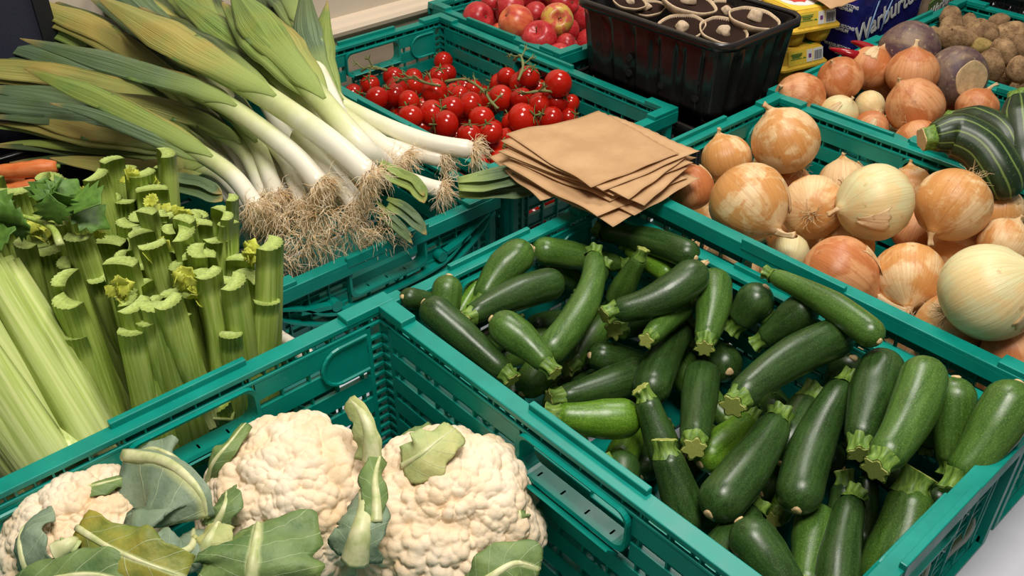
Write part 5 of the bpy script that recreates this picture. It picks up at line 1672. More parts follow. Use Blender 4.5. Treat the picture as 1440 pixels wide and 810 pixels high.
def cleaf_mat(name, a, b, y, yamt):
    m = NT(name); t = m.attr('t'); s = m.attr('s')
    fr = m.math('FRACT', t)
    vein = m.ramp(m.math('ABSOLUTE', m.math('SUBTRACT', fr, 0.5)), [(0.0, 0.7), (0.035, 0.0)])
    n = m.noise(m.obj(), 40, 4); fine = m.noise(m.obj(), 180, 3)
    c = m.mix(m.ramp(n, [(0.35, 0.0), (0.65, 1.0)]), a, b)
    c = m.mix(m.ramp(m.noise(m.obj(), 16, 3), [(0.45, 0.0), (0.65, yamt)]), c, y)
    c = m.mix(vein, c, srgb(178, 190, 148))
    mid = m.ramp(m.math('ABSOLUTE', s), [(0.05, 1.0), (0.13, 0.0)])
    c = m.mix(mid, c, srgb(190, 196, 140))
    m.color(c); m.set(rough=0.55, spec=0.35); m.bump(m.math('ADD', fine, m.math('MULTIPLY', vein, 0.6)), 0.4, 0.002); return m.mat
CLM = [cleaf_mat('cauliflower_leaf_grey', srgb(112, 132, 110), srgb(138, 154, 130), srgb(122, 142, 104), .4), cleaf_mat('cauliflower_leaf_green', srgb(84, 112, 64), srgb(116, 138, 84), srgb(128, 146, 74), .5),
       cleaf_mat('cauliflower_leaf_yellow', srgb(104, 120, 52), srgb(150, 150, 66), srgb(182, 160, 62), .8), cleaf_mat('cauliflower_leaf_light', srgb(146, 166, 104), srgb(172, 186, 126), srgb(206, 190, 120), .5)]
MAT_MIDRIB = NT('cauliflower_midrib')
_s = MAT_MIDRIB.noise(MAT_MIDRIB.obj((90, 90, 90)), 1.0, 3)
MAT_MIDRIB.color(MAT_MIDRIB.mix(MAT_MIDRIB.ramp(_s, [(.35, 0.0), (.65, 1.0)]), srgb(176, 186, 124), srgb(214, 212, 166))); MAT_MIDRIB.set(rough=.45); MAT_MIDRIB = MAT_MIDRIB.mat

def cleaf(parent, org, mid, wl, wr, mat, normal, curl=0.2, ribr=0.006, seed=0, ruffle=0.12, taper=(0.6, 1.0, 0.75)):
    """leaf blade around a thick midrib; mid = list of (px,py,z); widths in metres; normal = facing direction"""
    P = [at(*q) - org for q in mid]
    n = 22; path = [Vector(q) for q in spline([tuple(p) for p in P], n)]
    rs = np.random.RandomState(seed); ph = rs.rand(4) * 6
    cols = 19; vs = []; ts = []; ss = []; fs = []
    W = lerp_list(taper, n)
    for i in range(n):
        u = i / (n - 1)
        tg = (path[min(i+1, n-1)] - path[max(i-1, 0)]).normalized()
        nn = Vector(normal); nn = (nn - tg * nn.dot(tg)).normalized(); ac = tg.cross(nn)
        for j in range(cols):
            v = -1 + 2 * j / (cols - 1)
            w = (wr if v > 0 else wl) * W[i] * (1 + 0.10 * math.sin(u * 11 + ph[0] + v) + 0.06 * math.sin(u * 23 + ph[1]))
            av = abs(v)
            ru = 0.05 * math.sin(u * 26 + v * 7 + ph[1]) * math.sin(v * 11 + u * 5 + ph[0]) * (0.3 + av) + ruffle * av ** 1.5 * (math.sin(u * 9 + ph[2] + v * 2) + 0.5 * math.sin(u * 19 + ph[3] - v))
            ang = curl * av * 1.6
            p = path[i] + ac * (math.copysign(1, v) * w * (math.sin(ang) / max(curl * 1.6, 1e-3) if curl > 0.01 else av)) - nn * (w * (1 - math.cos(ang)) / max(curl * 1.6, 1e-3) if curl > 0.01 else 0) + nn * (ru * w)
            vs.append(p); ts.append(u * 5.0 - av * 1.1 + 3); ss.append(v)
    for i in range(n - 1):
        for j in range(cols - 1):
            fs.append((i*cols+j, i*cols+j+1, (i+1)*cols+j+1, (i+1)*cols+j))
    m = MB(); m.add(vs, fs, ts); o = m.build('leaf', CLM[mat], parent)
    a = o.data.attributes.new('s', 'FLOAT', 'POINT'); a.data.foreach_set('value', ss)
    so = o.modifiers.new('thick', 'SOLIDIFY'); so.thickness = 0.0014
    nn = Vector(normal).normalized()
    m = MB(); m.tube([p - nn * (ribr * 0.35) for p in path], [ribr * (1.0 - 0.72 * k / (n-1)) for k in range(n)], 12, prof=lambda q, a: 1 + 0.07 * math.cos(7 * a))
    m.build('midrib', MAT_MIDRIB, o)
    return o

def cauliflower(px, py, z, r, tilt, label, seed, squash=0.85):
    c = at(px, py, z)
    root = thing('cauliflower', label, 'cauliflower', c)
    cu = curd('curd', r, root, seed, squash); cu.rotation_euler = axis_matrix(tilt, (0.1, .2, .9), 'Z').to_euler()
    m = MB(); t = Vector(tilt).normalized()
    m.tube([-t * r * 0.95, -t * r * 0.5, -t * r * 0.1], [r * 0.25, r * 0.4, r * 0.6], 16); m.build('stalk', MAT_MIDRIB, root)
    return root, c
cA, oA = cauliflower(118, 768, .170, .070, vdir(-.1, .6, .8), 'cauliflower mostly wrapped in grey green leaves in the crate corner', 11)
cB, oB = cauliflower(418, 712, .160, .086, vdir(0.0, .5, .85), 'cream cauliflower with a curled leaf either side of its head', 12)
cC, oC = cauliflower(628, 735, .150, .088, vdir(.15, .45, .88), 'largest cream cauliflower, against the courgette crate', 13)
TOP = vdir(0, .35, .9)
# leaves of the wrapped head
cleaf(cA, oA, [(176, 640, .235), (235, 650, .25), (280, 690, .245), (292, 728, .225)], .007, .066, 0, vdir(.1, .3, .95), .25, .0062, 1, .06, (.9, 1.1, .9))
cleaf(cA, oA, [(108, 742, .243), (150, 768, .247), (200, 790, .245), (262, 812, .232)], .024, .026, 2, TOP, .25, .003, 2, .22)
cleaf(cA, oA, [(20, 835, .22), (75, 815, .235), (130, 808, .24), (190, 820, .235)], .022, .026, 1, TOP, .3, .004, 22, .2)
cleaf(cA, oA, [(50, 830, .20), (30, 785, .225), (28, 750, .232), (45, 728, .225)], .026, .026, 0, vdir(-.5, .2, .8), .6, .004, 3, .2)
cleaf(cA, oA, [(60, 700, .21), (95, 690, .225), (140, 680, .23), (172, 672, .225)], .016, .012, 1, vdir(0, .8, .6), .7, .003, 4, .2)
cleaf(cA, oA, [(262, 660, .21), (240, 640, .235), (215, 630, .235), (195, 634, .23)], .016, .016, 0, vdir(0, .7, .7), .3, .003, 5, .25)
cleaf(cA, oA, [(80, 775, .24), (95, 765, .245), (105, 758, .24)], .008, .008, 3, TOP, .3, .009, 6, .1)
cleaf(cA, oA, [(195, 800, .22), (235, 785, .23), (268, 770, .225), (272, 745, .215)], .026, .018, 0, vdir(.2, .2, .95), .3, .006, 7, .1)
# leaves of the middle head
cleaf(cB, oB, [(290, 680, .20), (300, 650, .225), (320, 625, .235), (345, 595, .235)], .014, .012, 1, vdir(-.3, .3, .9), .7, .003, 8, .25)
cleaf(cB, oB, [(300, 745, .215), (315, 712, .23), (318, 690, .225)], .022, .014, 1, vdir(-.2, .2, .9), .3, .004, 9, .15)
cleaf(cB, oB, [(352, 830, .215), (355, 790, .232), (360, 755, .236), (362, 735, .230)], .045, .050, 1, vdir(.05, .2, .97), .25, .006, 10, .10, (1, 1.05, .8))
cleaf(cB, oB, [(285, 800, .20), (290, 765, .225), (305, 735, .228)], .022, .022, 3, vdir(-.3, .2, .9), .5, .008, 21, .1)
cleaf(cB, oB, [(498, 790, .21), (506, 750, .232), (512, 715, .238), (508, 690, .235)], .026, .020, 0, vdir(-.1, .2, .95), .45, .0115, 11, .10, (1, 1, .9))
cleaf(cB, oB, [(530, 735, .235), (530, 705, .243), (528, 670, .245), (535, 640, .24)], .014, .012, 1, vdir(.3, .2, .9), .6, .005, 12, .2)
cleaf(cB, oB, [(522, 650, .235), (520, 615, .255), (510, 585, .268), (492, 560, .272)], .016, .008, 3, vdir(-.2, .2, .95), .4, .0085, 13, .08, (1.2, 1, .7))
# leaves of the big head
cleaf(cC, oC, [(565, 655, .225), (590, 640, .24), (615, 620, .245), (640, 602, .24)], .020, .022, 3, vdir(-.1, .4, .9), .3, .003, 14, .10, (.9, 1.1, .6))
cleaf(cC, oC, [(660, 835, .20), (690, 812, .215), (725, 792, .22), (760, 800, .21)], .022, .028, 1, vdir(.1, .3, .95), .3, .005, 15, .10)
cleaf(cC, oC, [(735, 745, .175), (732, 725, .19), (728, 700, .19)], .010, .010, 1, vdir(.4, .3, .8), .4, .002, 16, .15)
cleaf(cC, oC, [(560, 625, .19), (585, 612, .195), (610, 600, .19)], .012, .012, 1, vdir(0, .5, .8), .4, .002, 17, .15)
# ================================================================== bags, trays, mushrooms, cartons and the rest
def text_mesh(name, body, size, mat, parent, loc, rot, extrude=0.0004, align='CENTER', shear=0.0, sx=1.0):
    cu = bpy.data.curves.new(name, 'FONT'); cu.body = body; cu.size = size; cu.extrude = extrude; cu.offset = size * 0.018
    cu.align_x = align; cu.align_y = 'CENTER'; cu.shear = shear; cu.resolution_u = 3; cu.space_line = 0.85
    tmp = bpy.data.objects.new('tmp_text', cu); COL.objects.link(tmp)
    dg = bpy.context.evaluated_depsgraph_get(); dg.update()
    me = bpy.data.meshes.new_from_object(tmp.evaluated_get(dg))
    bpy.data.objects.remove(tmp); bpy.data.curves.remove(cu)
    me.materials.clear(); me.materials.append(mat)
    o = link(name, me, parent, loc, rot); o.scale = (sx, 1, 1)
    return o

# ---------------------------------------------------------------- brown paper bags
def kraft():
    m = NT('brown_kraft_paper'); v = m.obj()
    n = m.noise(v, 18, 4); f = m.noise(m.obj((900, 900, 900)), 1.0, 2)
    c = m.mix(m.ramp(n, [(.35, 0.0), (.65, 1.0)]), srgb(184, 146, 106), srgb(202, 164, 122))
    c = m.mix(m.ramp(f, [(.45, 0.0), (.7, .18)]), c, srgb(160, 120, 82))
    m.color(c); m.set(rough=.8, spec=.2); m.bump(n, .15, .004); return m.mat
MAT_KRAFT = kraft()
def paper_bag(i, cs, z, label, group=None, droop=0.0, zz=None):
    """cs: four (px,py) corners, in order; pinked open edge between corners 1 and 2"""
    zs = zz or (z, z, z, z)
    C = [at(p[0], p[1], q) for p, q in zip(cs, zs)]
    ce = sum(C, Vector()) / 4
    root = thing('paper_bag', label, 'paper bag', ce, None, group)
    rs = np.random.RandomState(1500 + i); n = 23
    ph = np.array([1.0, 2.2, 3.1, 0.7, 4.0, 5.0]) + rs.uniform(-.35, .35, 6)
    for layer in range(2):
        vs = []; fs = []
        for a in range(n):
            for b in range(n):
                u, v = a / (n-1), b / (n-1)
                if layer == 1: u = u * 0.985 + 0.004; v = v * 0.96 + 0.01
                p = (C[0]*(1-u)*(1-v) + C[1]*u*(1-v) + C[2]*u*v + C[3]*(1-u)*v) - ce
                h = 0.0014 * math.sin(u * 5 + ph[0] + v * 3) + 0.0010 * math.sin(v * 7 + ph[1] - u * 4) + 0.0006 * math.sin(u * 17 + v * 13 + ph[2]) + 0.0012 * abs(math.sin(u * 4.3 - v * 3.1 + ph[4])) ** 6
                e = max(abs(u - .5), abs(v - .5)) * 2
                h += 0.003 * max(0, e - 0.7) * math.sin(u * 6 + v * 8 + ph[3]) - droop * max(0, e - .6) ** 2
                pk = 0
                if a == n - 1 and b % 2: pk = 0.0016
                d = (C[1] - C[0]).normalized()
                vs.append(p + Vector((0, 0, h - 0.0011 * layer)) - d * pk)
        for a in range(n - 1):
            for b in range(n - 1):
                fs.append((a*n+b, a*n+b+1, (a+1)*n+b+1, (a+1)*n+b))
        m = MB(); m.add(vs, fs)
        o = m.build('front_sheet' if layer == 0 else 'back_sheet', MAT_KRAFT, root)
        so = o.modifiers.new('thick', 'SOLIDIFY'); so.thickness = 0.0003
    return root
BG = 'paper bags in the stack'
stack = [([(712, 190), (842, 155), (956, 216), (831, 263)], 0.2440, 'topmost flat brown paper bag of the stack over the crate corners'),
         ([(704, 200), (858, 160), (984, 213), (848, 268)], 0.2404, None), ([(714, 208), (838, 168), (966, 222), (884, 279)], 0.2368, None), ([(700, 214), (850, 176), (975, 230), (862, 274)], 0.2332, None),
         ([(716, 224), (848, 180), (968, 236), (906, 288)], 0.2296, None), ([(726, 230), (850, 190), (980, 222), (858, 282)], 0.2260, None), ([(706, 232), (836, 196), (968, 250), (840, 304)], 0.2224, None),
         ([(722, 236), (850, 200), (984, 252), (892, 302)], 0.2188, None), ([(716, 240), (846, 212), (960, 262), (862, 318)], 0.2152, 'lowest brown paper bag of the stack, its corner pointing at the courgettes'), ([(688, 222), (790, 196), (880, 250), (760, 282)], 0.2116, None)]
for i, (cs, z, lab) in enumerate(stack):
    paper_bag(i, cs, z, lab or 'brown paper bag inside the loose stack over the crate corners', None if lab else BG, 0.004)
paper_bag(30, [(1090, -30), (1182, -42), (1206, 1), (1168, 12)], .276, 'brown paper bag lying on the yellow egg cartons', None, 0.004)

# ---------------------------------------------------------------- black trays
def black_mat():
    m = NT('black_tray_plastic'); n = m.noise(m.obj(), 30, 3)
    m.color(m.mix(n, (0.010, 0.009, 0.009), (0.018, 0.016, 0.016))); m.set(rough=m.ramp(n, [(.3, .16), (.7, .30)]), spec=.55); return m.mat
MAT_BLACK = black_mat()
MAT_HOLE = plain('tray_hole_shadow', (0.003, 0.003, 0.003), 0.9, 0.1, 10)
def tray(label, x0, x1, y0, y1, z0, z1, group=None, flute=True):
    cx, cy = (x0+x1)/2, (y0+y1)/2; LX, LY = x1-x0, y1-y0; H = z1 - z0
    root = thing('black_tray', label, 'tray', (cx, cy, z0), None, group)
    def ring(lx, ly, r, z, per=12):
        out = []
        pts = []
        for qx, qy, a0 in ((lx/2-r, ly/2-r, 0), (-lx/2+r, ly/2-r, PI/2), (-lx/2+r, -ly/2+r, PI), (lx/2-r, -ly/2+r, 1.5*PI)):
            for i in range(per + 1):
                a = a0 + PI/2*i/per; pts.append((qx + r*math.cos(a), qy + r*math.sin(a)))
        # resample each loop evenly
        P = np.array(pts + [pts[0]]); s = np.concatenate([[0], np.cumsum(np.linalg.norm(np.diff(P, axis=0), axis=1))])
        q = np.linspace(0, s[-1], 240, endpoint=False)
        return np.stack([np.interp(q, s, P[:, 0]), np.interp(q, s, P[:, 1])], 1), s[-1]
    def shell(inset, zl, zh, rev):
        vs = []; fs = []; nz = 10
        for k in range(nz):
            u = k / (nz - 1); z = zl + (zh - zl) * u
            tp = 0.022 * (1 - u)
            R, per = ring(LX - 2*inset - 0.016 - tp, LY - 2*inset - 0.016 - tp, 0.028, z)
            n = len(R)
            for j in range(n):
                p = R[j]
                l = np.linalg.norm(p)
                w = 0
                if flute and 0.03 < u < 0.9:
                    c = math.cos(j / n * 2 * PI * 18)
                    w = -0.007 * min(1, max(0, (c - 0.2) * 3)) * min(1, (0.9 - u) * 8)
                vs.append((p[0] * (1 + w / max(abs(p[0]), abs(p[1]), .02)), p[1] * (1 + w / max(abs(p[0]), abs(p[1]), .02)), z))
        for k in range(nz - 1):
            for j in range(n):
                f = (k*n+j, k*n+(j+1) % n, (k+1)*n+(j+1) % n, (k+1)*n+j)
                fs.append(tuple(reversed(f)) if rev else f)
        fs.append(tuple(range(n)) if rev else tuple(reversed(range(n))))
        return vs, fs
    m = MB(); m.add(*shell(0, 0.0, H - 0.006, False)); m.add(*shell(0.0025, 0.003, H - 0.006, True)); m.build('body', MAT_BLACK, root)
    m = MB(); R, _ = ring(LX - 0.012, LY - 0.012, 0.030, 0); pts = [(p[0], p[1], H - 0.005) for p in R]
    n = len(pts); vs = []; fs = []
    sec = [(-0.004, -0.001), (-0.002, 0.004), (0.003, 0.005), (0.006, 0.002), (0.006, -0.009), (0.0045, -0.009), (0.004, 0.0)]
    for j in range(n):
        p = Vector(pts[j]); t = (Vector(pts[(j+1) % n]) - Vector(pts[j-1])).normalized(); o = Vector((t.y, -t.x, 0))
        for (a, b) in sec: vs.append(p + o * a + Vector((0, 0, b)))
    k = len(sec)
    for j in range(n):
        for q in range(k): fs.append((j*k+q, ((j+1) % n)*k+q, ((j+1) % n)*k+(q+1) % k, j*k+(q+1) % k))
    m.add(vs, fs); m.build('rim', MAT_BLACK, root)
    if flute:
        for q in range(4):
            y = -LY/2 + 0.06 + (LY - 0.12) * q / 3
            for zz in ((H * .45,) if q == 3 else (H * .22, H * .42)):
                tp = 0.011 * (1 - zz / H) + 0.008
                m = MB(); m.tube([(-LX/2 + tp + 0.002, y, zz), (-LX/2 + tp - 0.0012, y, zz)], [0.0065, 0.006], 14); m.build('vent_hole', MAT_HOLE, root, False)
    return root
tray('glossy black fluted tray holding upturned flat mushrooms', 1.172, 1.398, .812, 1.150, .150, .288)
tray('lower black tray with a few mushrooms, beneath the mushroom tray', 1.166, 1.404, .790, 1.160, .001, .141)
tray('black tray under the yellow egg cartons', 1.410, 1.604, .812, 1.060, .001, .131, flute=False)
tray('black tray under the bread bags', 1.608, 2.09, .812, 1.100, .001, .110, flute=False)
tray('black tray holding carrots behind the celery', -.12, .372, 1.112, 1.46, .001, .165, flute=False)

# ---------------------------------------------------------------- mushrooms, gills up
def gill_mat():
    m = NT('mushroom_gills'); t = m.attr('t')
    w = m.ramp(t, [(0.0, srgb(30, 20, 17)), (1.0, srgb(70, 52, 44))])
    m.color(w); m.set(rough=.9, spec=.1); return m.mat
MAT_GILL = gill_mat()
MAT_CAP = plain('mushroom_cap_flesh', srgb(206, 180, 148), 0.8, 0.18, 120)
MAT_MSTEM = plain('mushroom_stem', srgb(196, 172, 144), 0.85, 0.25, 160)
def mushroom(i, px, py, z, r, tilt, label, group):
    c = at(px, py, z)
    root = thing('mushroom', label, 'mushroom', c, axis_matrix(tilt, (.1, .2, .9), 'Z'), group)
    rs = np.random.RandomState(1700 + i); ph = rs.rand() * 6
    pr = [(0.02, -.36), (.35, -.34), (.65, -.25), (.88, -.08), (.99, .08), (1.0, .15), (.97, .18), (.94, .16), (.92, .09), (.86, .02)]
    m = MB(); lathe(m, [(a * r, b * r) for a, b in pr], 40, lambda k, a: 1 + 0.035 * math.sin(3 * a + ph) + 0.02 * math.sin(7 * a + ph * 2)); m.build('cap', MAT_CAP, root)
    m = MB(); seg = 120; vs = []; fs = []; ts = []
    rr = [.12, .3, .52, .76, .925]; hh = [.02, .07, .09, .09, .07]
    for k, (a, b) in enumerate(zip(rr, hh)):
        for j in range(seg):
            an = 2 * PI * j / seg
            q = 1 + 0.035 * math.sin(3 * an + ph) + 0.02 * math.sin(7 * an + ph * 2)
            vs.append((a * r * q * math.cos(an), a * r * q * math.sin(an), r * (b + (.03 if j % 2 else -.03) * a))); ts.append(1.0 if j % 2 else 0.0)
    for k in range(4):
        for j in range(seg): fs.append((k*seg+j, k*seg+(j+1) % seg, (k+1)*seg+(j+1) % seg, (k+1)*seg+j))
    m.add(vs, fs, ts); m.build('gills', MAT_GILL, root, False)
    m = MB(); ln = rs.uniform(.28, .5) * r
    sx, sy = rs.normal(0, .25, 2)
    m.tube([(0, 0, 0), (sx * ln * .3, sy * ln * .3, ln * .4), (sx * ln, sy * ln, ln * .8), (sx * ln * 1.2, sy * ln * 1.2, ln)], [r * .36, r * .25, r * .26, r * .14], 18, prof=lambda q, a: 1 + .16 * math.sin(3 * a + q + ph) + .10 * math.sin(7 * a + 2 * q)); m.build('stem', MAT_MSTEM, root, sub=1)
MUSH = [(884, 4, .283, .030, 0), (912, 14, .268, .030, 1), (966, 6, .285, .050, 2), (1020, 18, .262, .034, 3), (958, 42, .268, .040, 4), (1017, 47, .268, .041, 5), (1060, 30, .275, .044, 6), (1000, -20, .27, .04, 1), (925, -22, .27, .04, 1), (1050, -4, .262, .032, 1)]
MUL = ['mushroom with a tall pale stem at the apple end of the tray', 'flat mushroom half hidden in the mushroom tray', 'largest upturned mushroom with a thick stem on top of the tray', 'dark gilled mushroom between two larger ones', 'mushroom with a button stem leaning on the tray side', 'mushroom with a ragged stem in the tray corner', 'mushroom with a short knobbly stem beside the egg cartons']
for i, (px, py, z, r, k) in enumerate(MUSH):
    rs = np.random.RandomState(30 + i)
    mushroom(i, px, py, z, r, (rs.uniform(-.25, .15), rs.uniform(-.35, .0), 1), MUL[k], 'flat mushrooms half hidden in the tray' if k == 1 else None)
for i, (px, py) in enumerate([(1006, 166), (1068, 146), (1088, 138), (850, 104)]):
    mushroom(40 + i, px, py, .128, .024, (-.3, -.3, 1), 'small mushroom peeping out of the lower black tray', 'mushrooms in the lower tray')

# ---------------------------------------------------------------- egg cartons
MAT_YEL = plain('egg_carton_yellow_pulp', srgb(222, 180, 52), 0.75, 0.1, 200)
MAT_YELP = plain('egg_label_yellow_print', srgb(238, 204, 70), 0.55, 0.05, 60)
MAT_WHITE = plain('print_white', srgb(232, 230, 226), 0.5, 0.03, 60)
MAT_GRN = plain('print_green', srgb(70, 130, 60), 0.5, 0.05, 60)
MAT_RED = plain('print_red', srgb(204, 62, 48), 0.5, 0.05, 60)
MAT_INK = plain('print_dark_ink', srgb(60, 58, 80), 0.5, 0.05, 60)
MAT_PURP = plain('print_purple', srgb(120, 60, 130), 0.5, 0.05, 60)
def egg_carton(c, rz, label):
    root = thing('egg_carton', label, 'egg box', c, (0, 0, rz))
    W, D, H = .104, .150, .066
    # cup tray below
    m = MB(); vs = []; fs = []; nx, ny = 40, 56
    for lay in (0,):
        for a in range(nx):
            for b in range(ny):
                u, v = a/(nx-1), b/(ny-1)
                cup = (0.5 - .5 * math.cos(u * 4 * PI)) * (0.5 - .5 * math.cos(v * 6 * PI))
                z = .034 - .033 * min(1, cup * 1.5)
                vs.append(((u - .5) * W, (v - .5) * D, z))
    for a in range(nx - 1):
        for b in range(ny - 1): fs.append((a*ny+b, (a+1)*ny+b, (a+1)*ny+b+1, a*ny+b+1))
    m.add(vs, fs); m.build('cup_tray', MAT_YEL, root)
    # bulging outer cups along the four sides
    m = MB()
    for (x, y) in [(sx * W * .27, sy * D * .33) for sx in (-1, 1) for sy in (-1, 0, 1)]:
        lathe_v = [(.012, .001), (.019, .004), (.0225, .016), (.0245, .034)]
        b0 = len(m.v); lathe(m, lathe_v, 18); m.v[b0:] = [(p[0] + x, p[1] + y, p[2]) for p in m.v[b0:]]
    m.build('egg_cup', MAT_YEL, root)
    # lid with slanted sides
    m = MB(); P = []
    for (w, d, z) in ((W + .010, D + .010, .030), (W + .010, D + .010, .034), (W - .002, D - .002, .040), (W - .012, D - .012, H - .004), (W - .018, D - .018, H)):
        P.append([(x * 1.0, y * 1.0, z) for x, y in rrect(w, d, .012, 5)])
    k = len(P[0]); vs = [p for r in P for p in r]; fs = []
    for q in range(len(P) - 1):
        for j in range(k): fs.append((q*k+j, q*k+(j+1) % k, (q+1)*k+(j+1) % k, (q+1)*k+j))
    fs.append(tuple((len(P)-1)*k + j for j in range(k)))
    m.add(vs, fs); lid = m.build('lid', MAT_YEL, root, False)
    # printed label: top sheet and front band
    m = MB(); m.box((0, 0, H + .0008), (W - .022, D - .020, .0012)); m.build('label_top', MAT_YELP, lid, False)
    m = MB(); m.tube([(0, -.018, H + .0012), (0, -.018, H + .0022)], [.034, .034], 28, prof=lambda q, a: 1); m.build('label_badge', MAT_WHITE, lid, False)
    m = MB(); m.tube([(0, -.012, H + .002), (0, -.012, H + .0028)], [.022, .022], 24, prof=lambda q, a: 1 + .15 * math.cos(8 * a)); m.build('label_motif', MAT_RED, lid, False)
    m = MB(); m.tube([(0, -.005, H + .0026), (0, -.005, H + .0033)], [.012, .012], 20); m.build('label_motif', MAT_YELP, lid, False)
    m = MB(); m.box((.028, -.052, H + .002), (.03, .018, .0006), Matrix.Rotation(.3, 3, 'Z')); m.build('label_leaf', MAT_GRN, lid, False)
    fy = -(D - .006) / 2; ang = math.atan2(.026 - .0, .006)
    rot = (math.radians(77), 0, 0)
    R = Matrix.Rotation(math.radians(-13), 3, 'X')
    m = MB(); m.box((0, fy - .0012, .051), (W - .026, .0012, .026), R); m.build('label_band', MAT_YELP, lid, False)
    m = MB(); m.box((.030, fy - .0022, .051), (.022, .0008, .022), R); m.build('barcode_panel', MAT_WHITE, lid, False)
    m = MB()
    for q in range(9): m.box((.022 + q * .002, fy - .0028, .050), (.0009 + .0005 * (q % 3 == 0), .0006, .016), R)
    prop(m.build('barcode', MAT_INK, lid, False), kind='stuff')
    m = MB(); m.box((.010, fy - .0022, .051), (.013, .0008, .022), R); m.build('symbol_panel', MAT_WHITE, lid, False)
    m = MB(); m.box((.010, fy - .0028, .051), (.006, .0006, .007), R); m.build('symbol', MAT_PURP, lid, False)
    m = MB(); m.tube([(-.002, fy - .0016, .046), (-.002, fy - .0026, .046)], .0045, 14); m.build('symbol', MAT_GRN, lid, False)
    m = MB()
    for q in range(6): m.box((-.022 + (q % 2) * .001, fy - .0022 - .0002, .059 - q * .0033), (.026 - (q % 3) * .004, .0006, .0014), R)
    prop(m.build('small_print', MAT_GRN, lid, False), kind='stuff')
    return root
egg_carton((1.495, .925, .1325), math.radians(-14), 'lower yellow egg carton with a barcode, squashed under another')
egg_carton((1.508, .920, .2010), math.radians(-18), 'upper yellow egg carton with a bright printed lid under a paper bag')

# ---------------------------------------------------------------- bread bags
def bag_film(name, a, b):
    m = NT(name); n = m.noise(m.obj(), 20, 3, .6, .8)
    m.color(m.mix(m.ramp(n, [(.35, 0.0), (.7, 1.0)]), a, b)); m.set(rough=.22, spec=.5); m.bump(n, .5, .006); return m.mat
MAT_BLUE = bag_film('bread_bag_blue_film', srgb(30, 28, 104), srgb(44, 40, 128))
MAT_CLEAR = bag_film('bread_bag_brown_film', srgb(150, 122, 98), srgb(186, 160, 134))
MAT_GREENP = bag_film('bread_bag_green_film', srgb(92, 128, 52), srgb(120, 152, 70))
MAT_LBLUE = plain('print_light_blue', srgb(150, 180, 222), 0.4, 0.05, 60)
def loaf(root, w, d, h, mat, seed, name='film'):
    rs = np.random.RandomState(seed); n = 22; vs = []; fs = []
    m = MB(); ph = rs.rand(3) * 6
    P = rrect(w, d, .022, 7); k = len(P)
    for q in range(n):
        u = q / (n - 1); z = h * u
        s = 1 - .10 * max(0, .12 - u) / .12 - .35 * max(0, u - .88) / .12
        for j, (x, y) in enumerate(P):
            wv = 1 + .012 * math.sin(u * 9 + j * .5 + ph[0]) + .008 * math.sin(u * 21 + j * 1.1 + ph[1])
            vs.append((x * s * wv, y * s * wv, z))
    for q in range(n - 1):
        for j in range(k): fs.append((q*k+j, q*k+(j+1) % k, (q+1)*k+(j+1) % k, (q+1)*k+j))
    fs.append(tuple(reversed(range(k)))); fs.append(tuple((n-1)*k + j for j in range(k)))
    m.add(vs, fs); return m.build(name, mat, root)
bb = thing('bread_bag', 'blue printed bread bag with white lettering beside the egg cartons', 'bread bag', (1.775, .918, .111), (0, 0, math.radians(-3)))
f = loaf(bb, .245, .125, .26, MAT_BLUE, 3)
rx = math.radians(90)
fy = -.0655
text_mesh('brand_lettering', 'Warburtons', .054, MAT_WHITE, f, (-.004, fy, .090), (rx, math.radians(-15), 0), sx=.86)
for q in range(5):
    text_mesh('side_lettering', 'WARBURTONS\nPREMIUM', .0085, MAT_WHITE, f, (-.1255, -.036, .035 + q * .04), (rx, 0, math.radians(-90)))
for q in range(13):
    s = -1 if q % 2 else 1; zz = .125 + (q // 2) * .0155
    m = MB(); blob(m, 1, 8, 10); Rm = Matrix.Rotation(s * .5, 3, 'Y')
    m.v = [tuple(Rm @ Vector((v[0] * .0065, v[1] * .0012, v[2] * .0105)) + Vector((-.008 + s * .008 + (zz - .125) * .12, fy, zz))) for v in m.v]
    m.build('wheat_grain', MAT_LBLUE, f)
for k, (a, b) in enumerate((((-.03, .055), (-.008, .125)), ((-.075, .03), (-.06, .12)), ((-.06, .11), (-.035, .19)))):
    m = MB(); m.tube([(a[0], fy, a[1]), ((a[0]+b[0])/2 - .004, fy - .0006, (a[1]+b[1])/2), (b[0], fy, b[1])], [.0016, .0016, .0009], 6); m.build('wheat_stalk', MAT_LBLUE, f)
b2 = thing('bread_bag', 'clear brown and green bread bag behind the potatoes', 'bread bag', (2.0, .93, .111), (0, 0, math.radians(4)))
f = loaf(b2, .15, .13, .22, MAT_CLEAR, 5)
m = MB(); m.box((.02, -.0675, .055), (.17, .002, .055), Matrix.Rotation(-.2, 3, 'Y')); g = m.build('green_band', MAT_GREENP, f, False)
text_mesh('brand_lettering', 'Warburtons', .034, MAT_WHITE, f, (.015, -.0700, .052), (rx, math.radians(-10), 0), sx=.86)
m = MB(); m.box((.045, -.067, .13), (.08, .002, .08), Matrix.Rotation(.5, 3, 'Y')); m.build('dark_panel', bag_film('bread_bag_plum_film', srgb(70, 40, 52), srgb(98, 58, 70)), f, False)

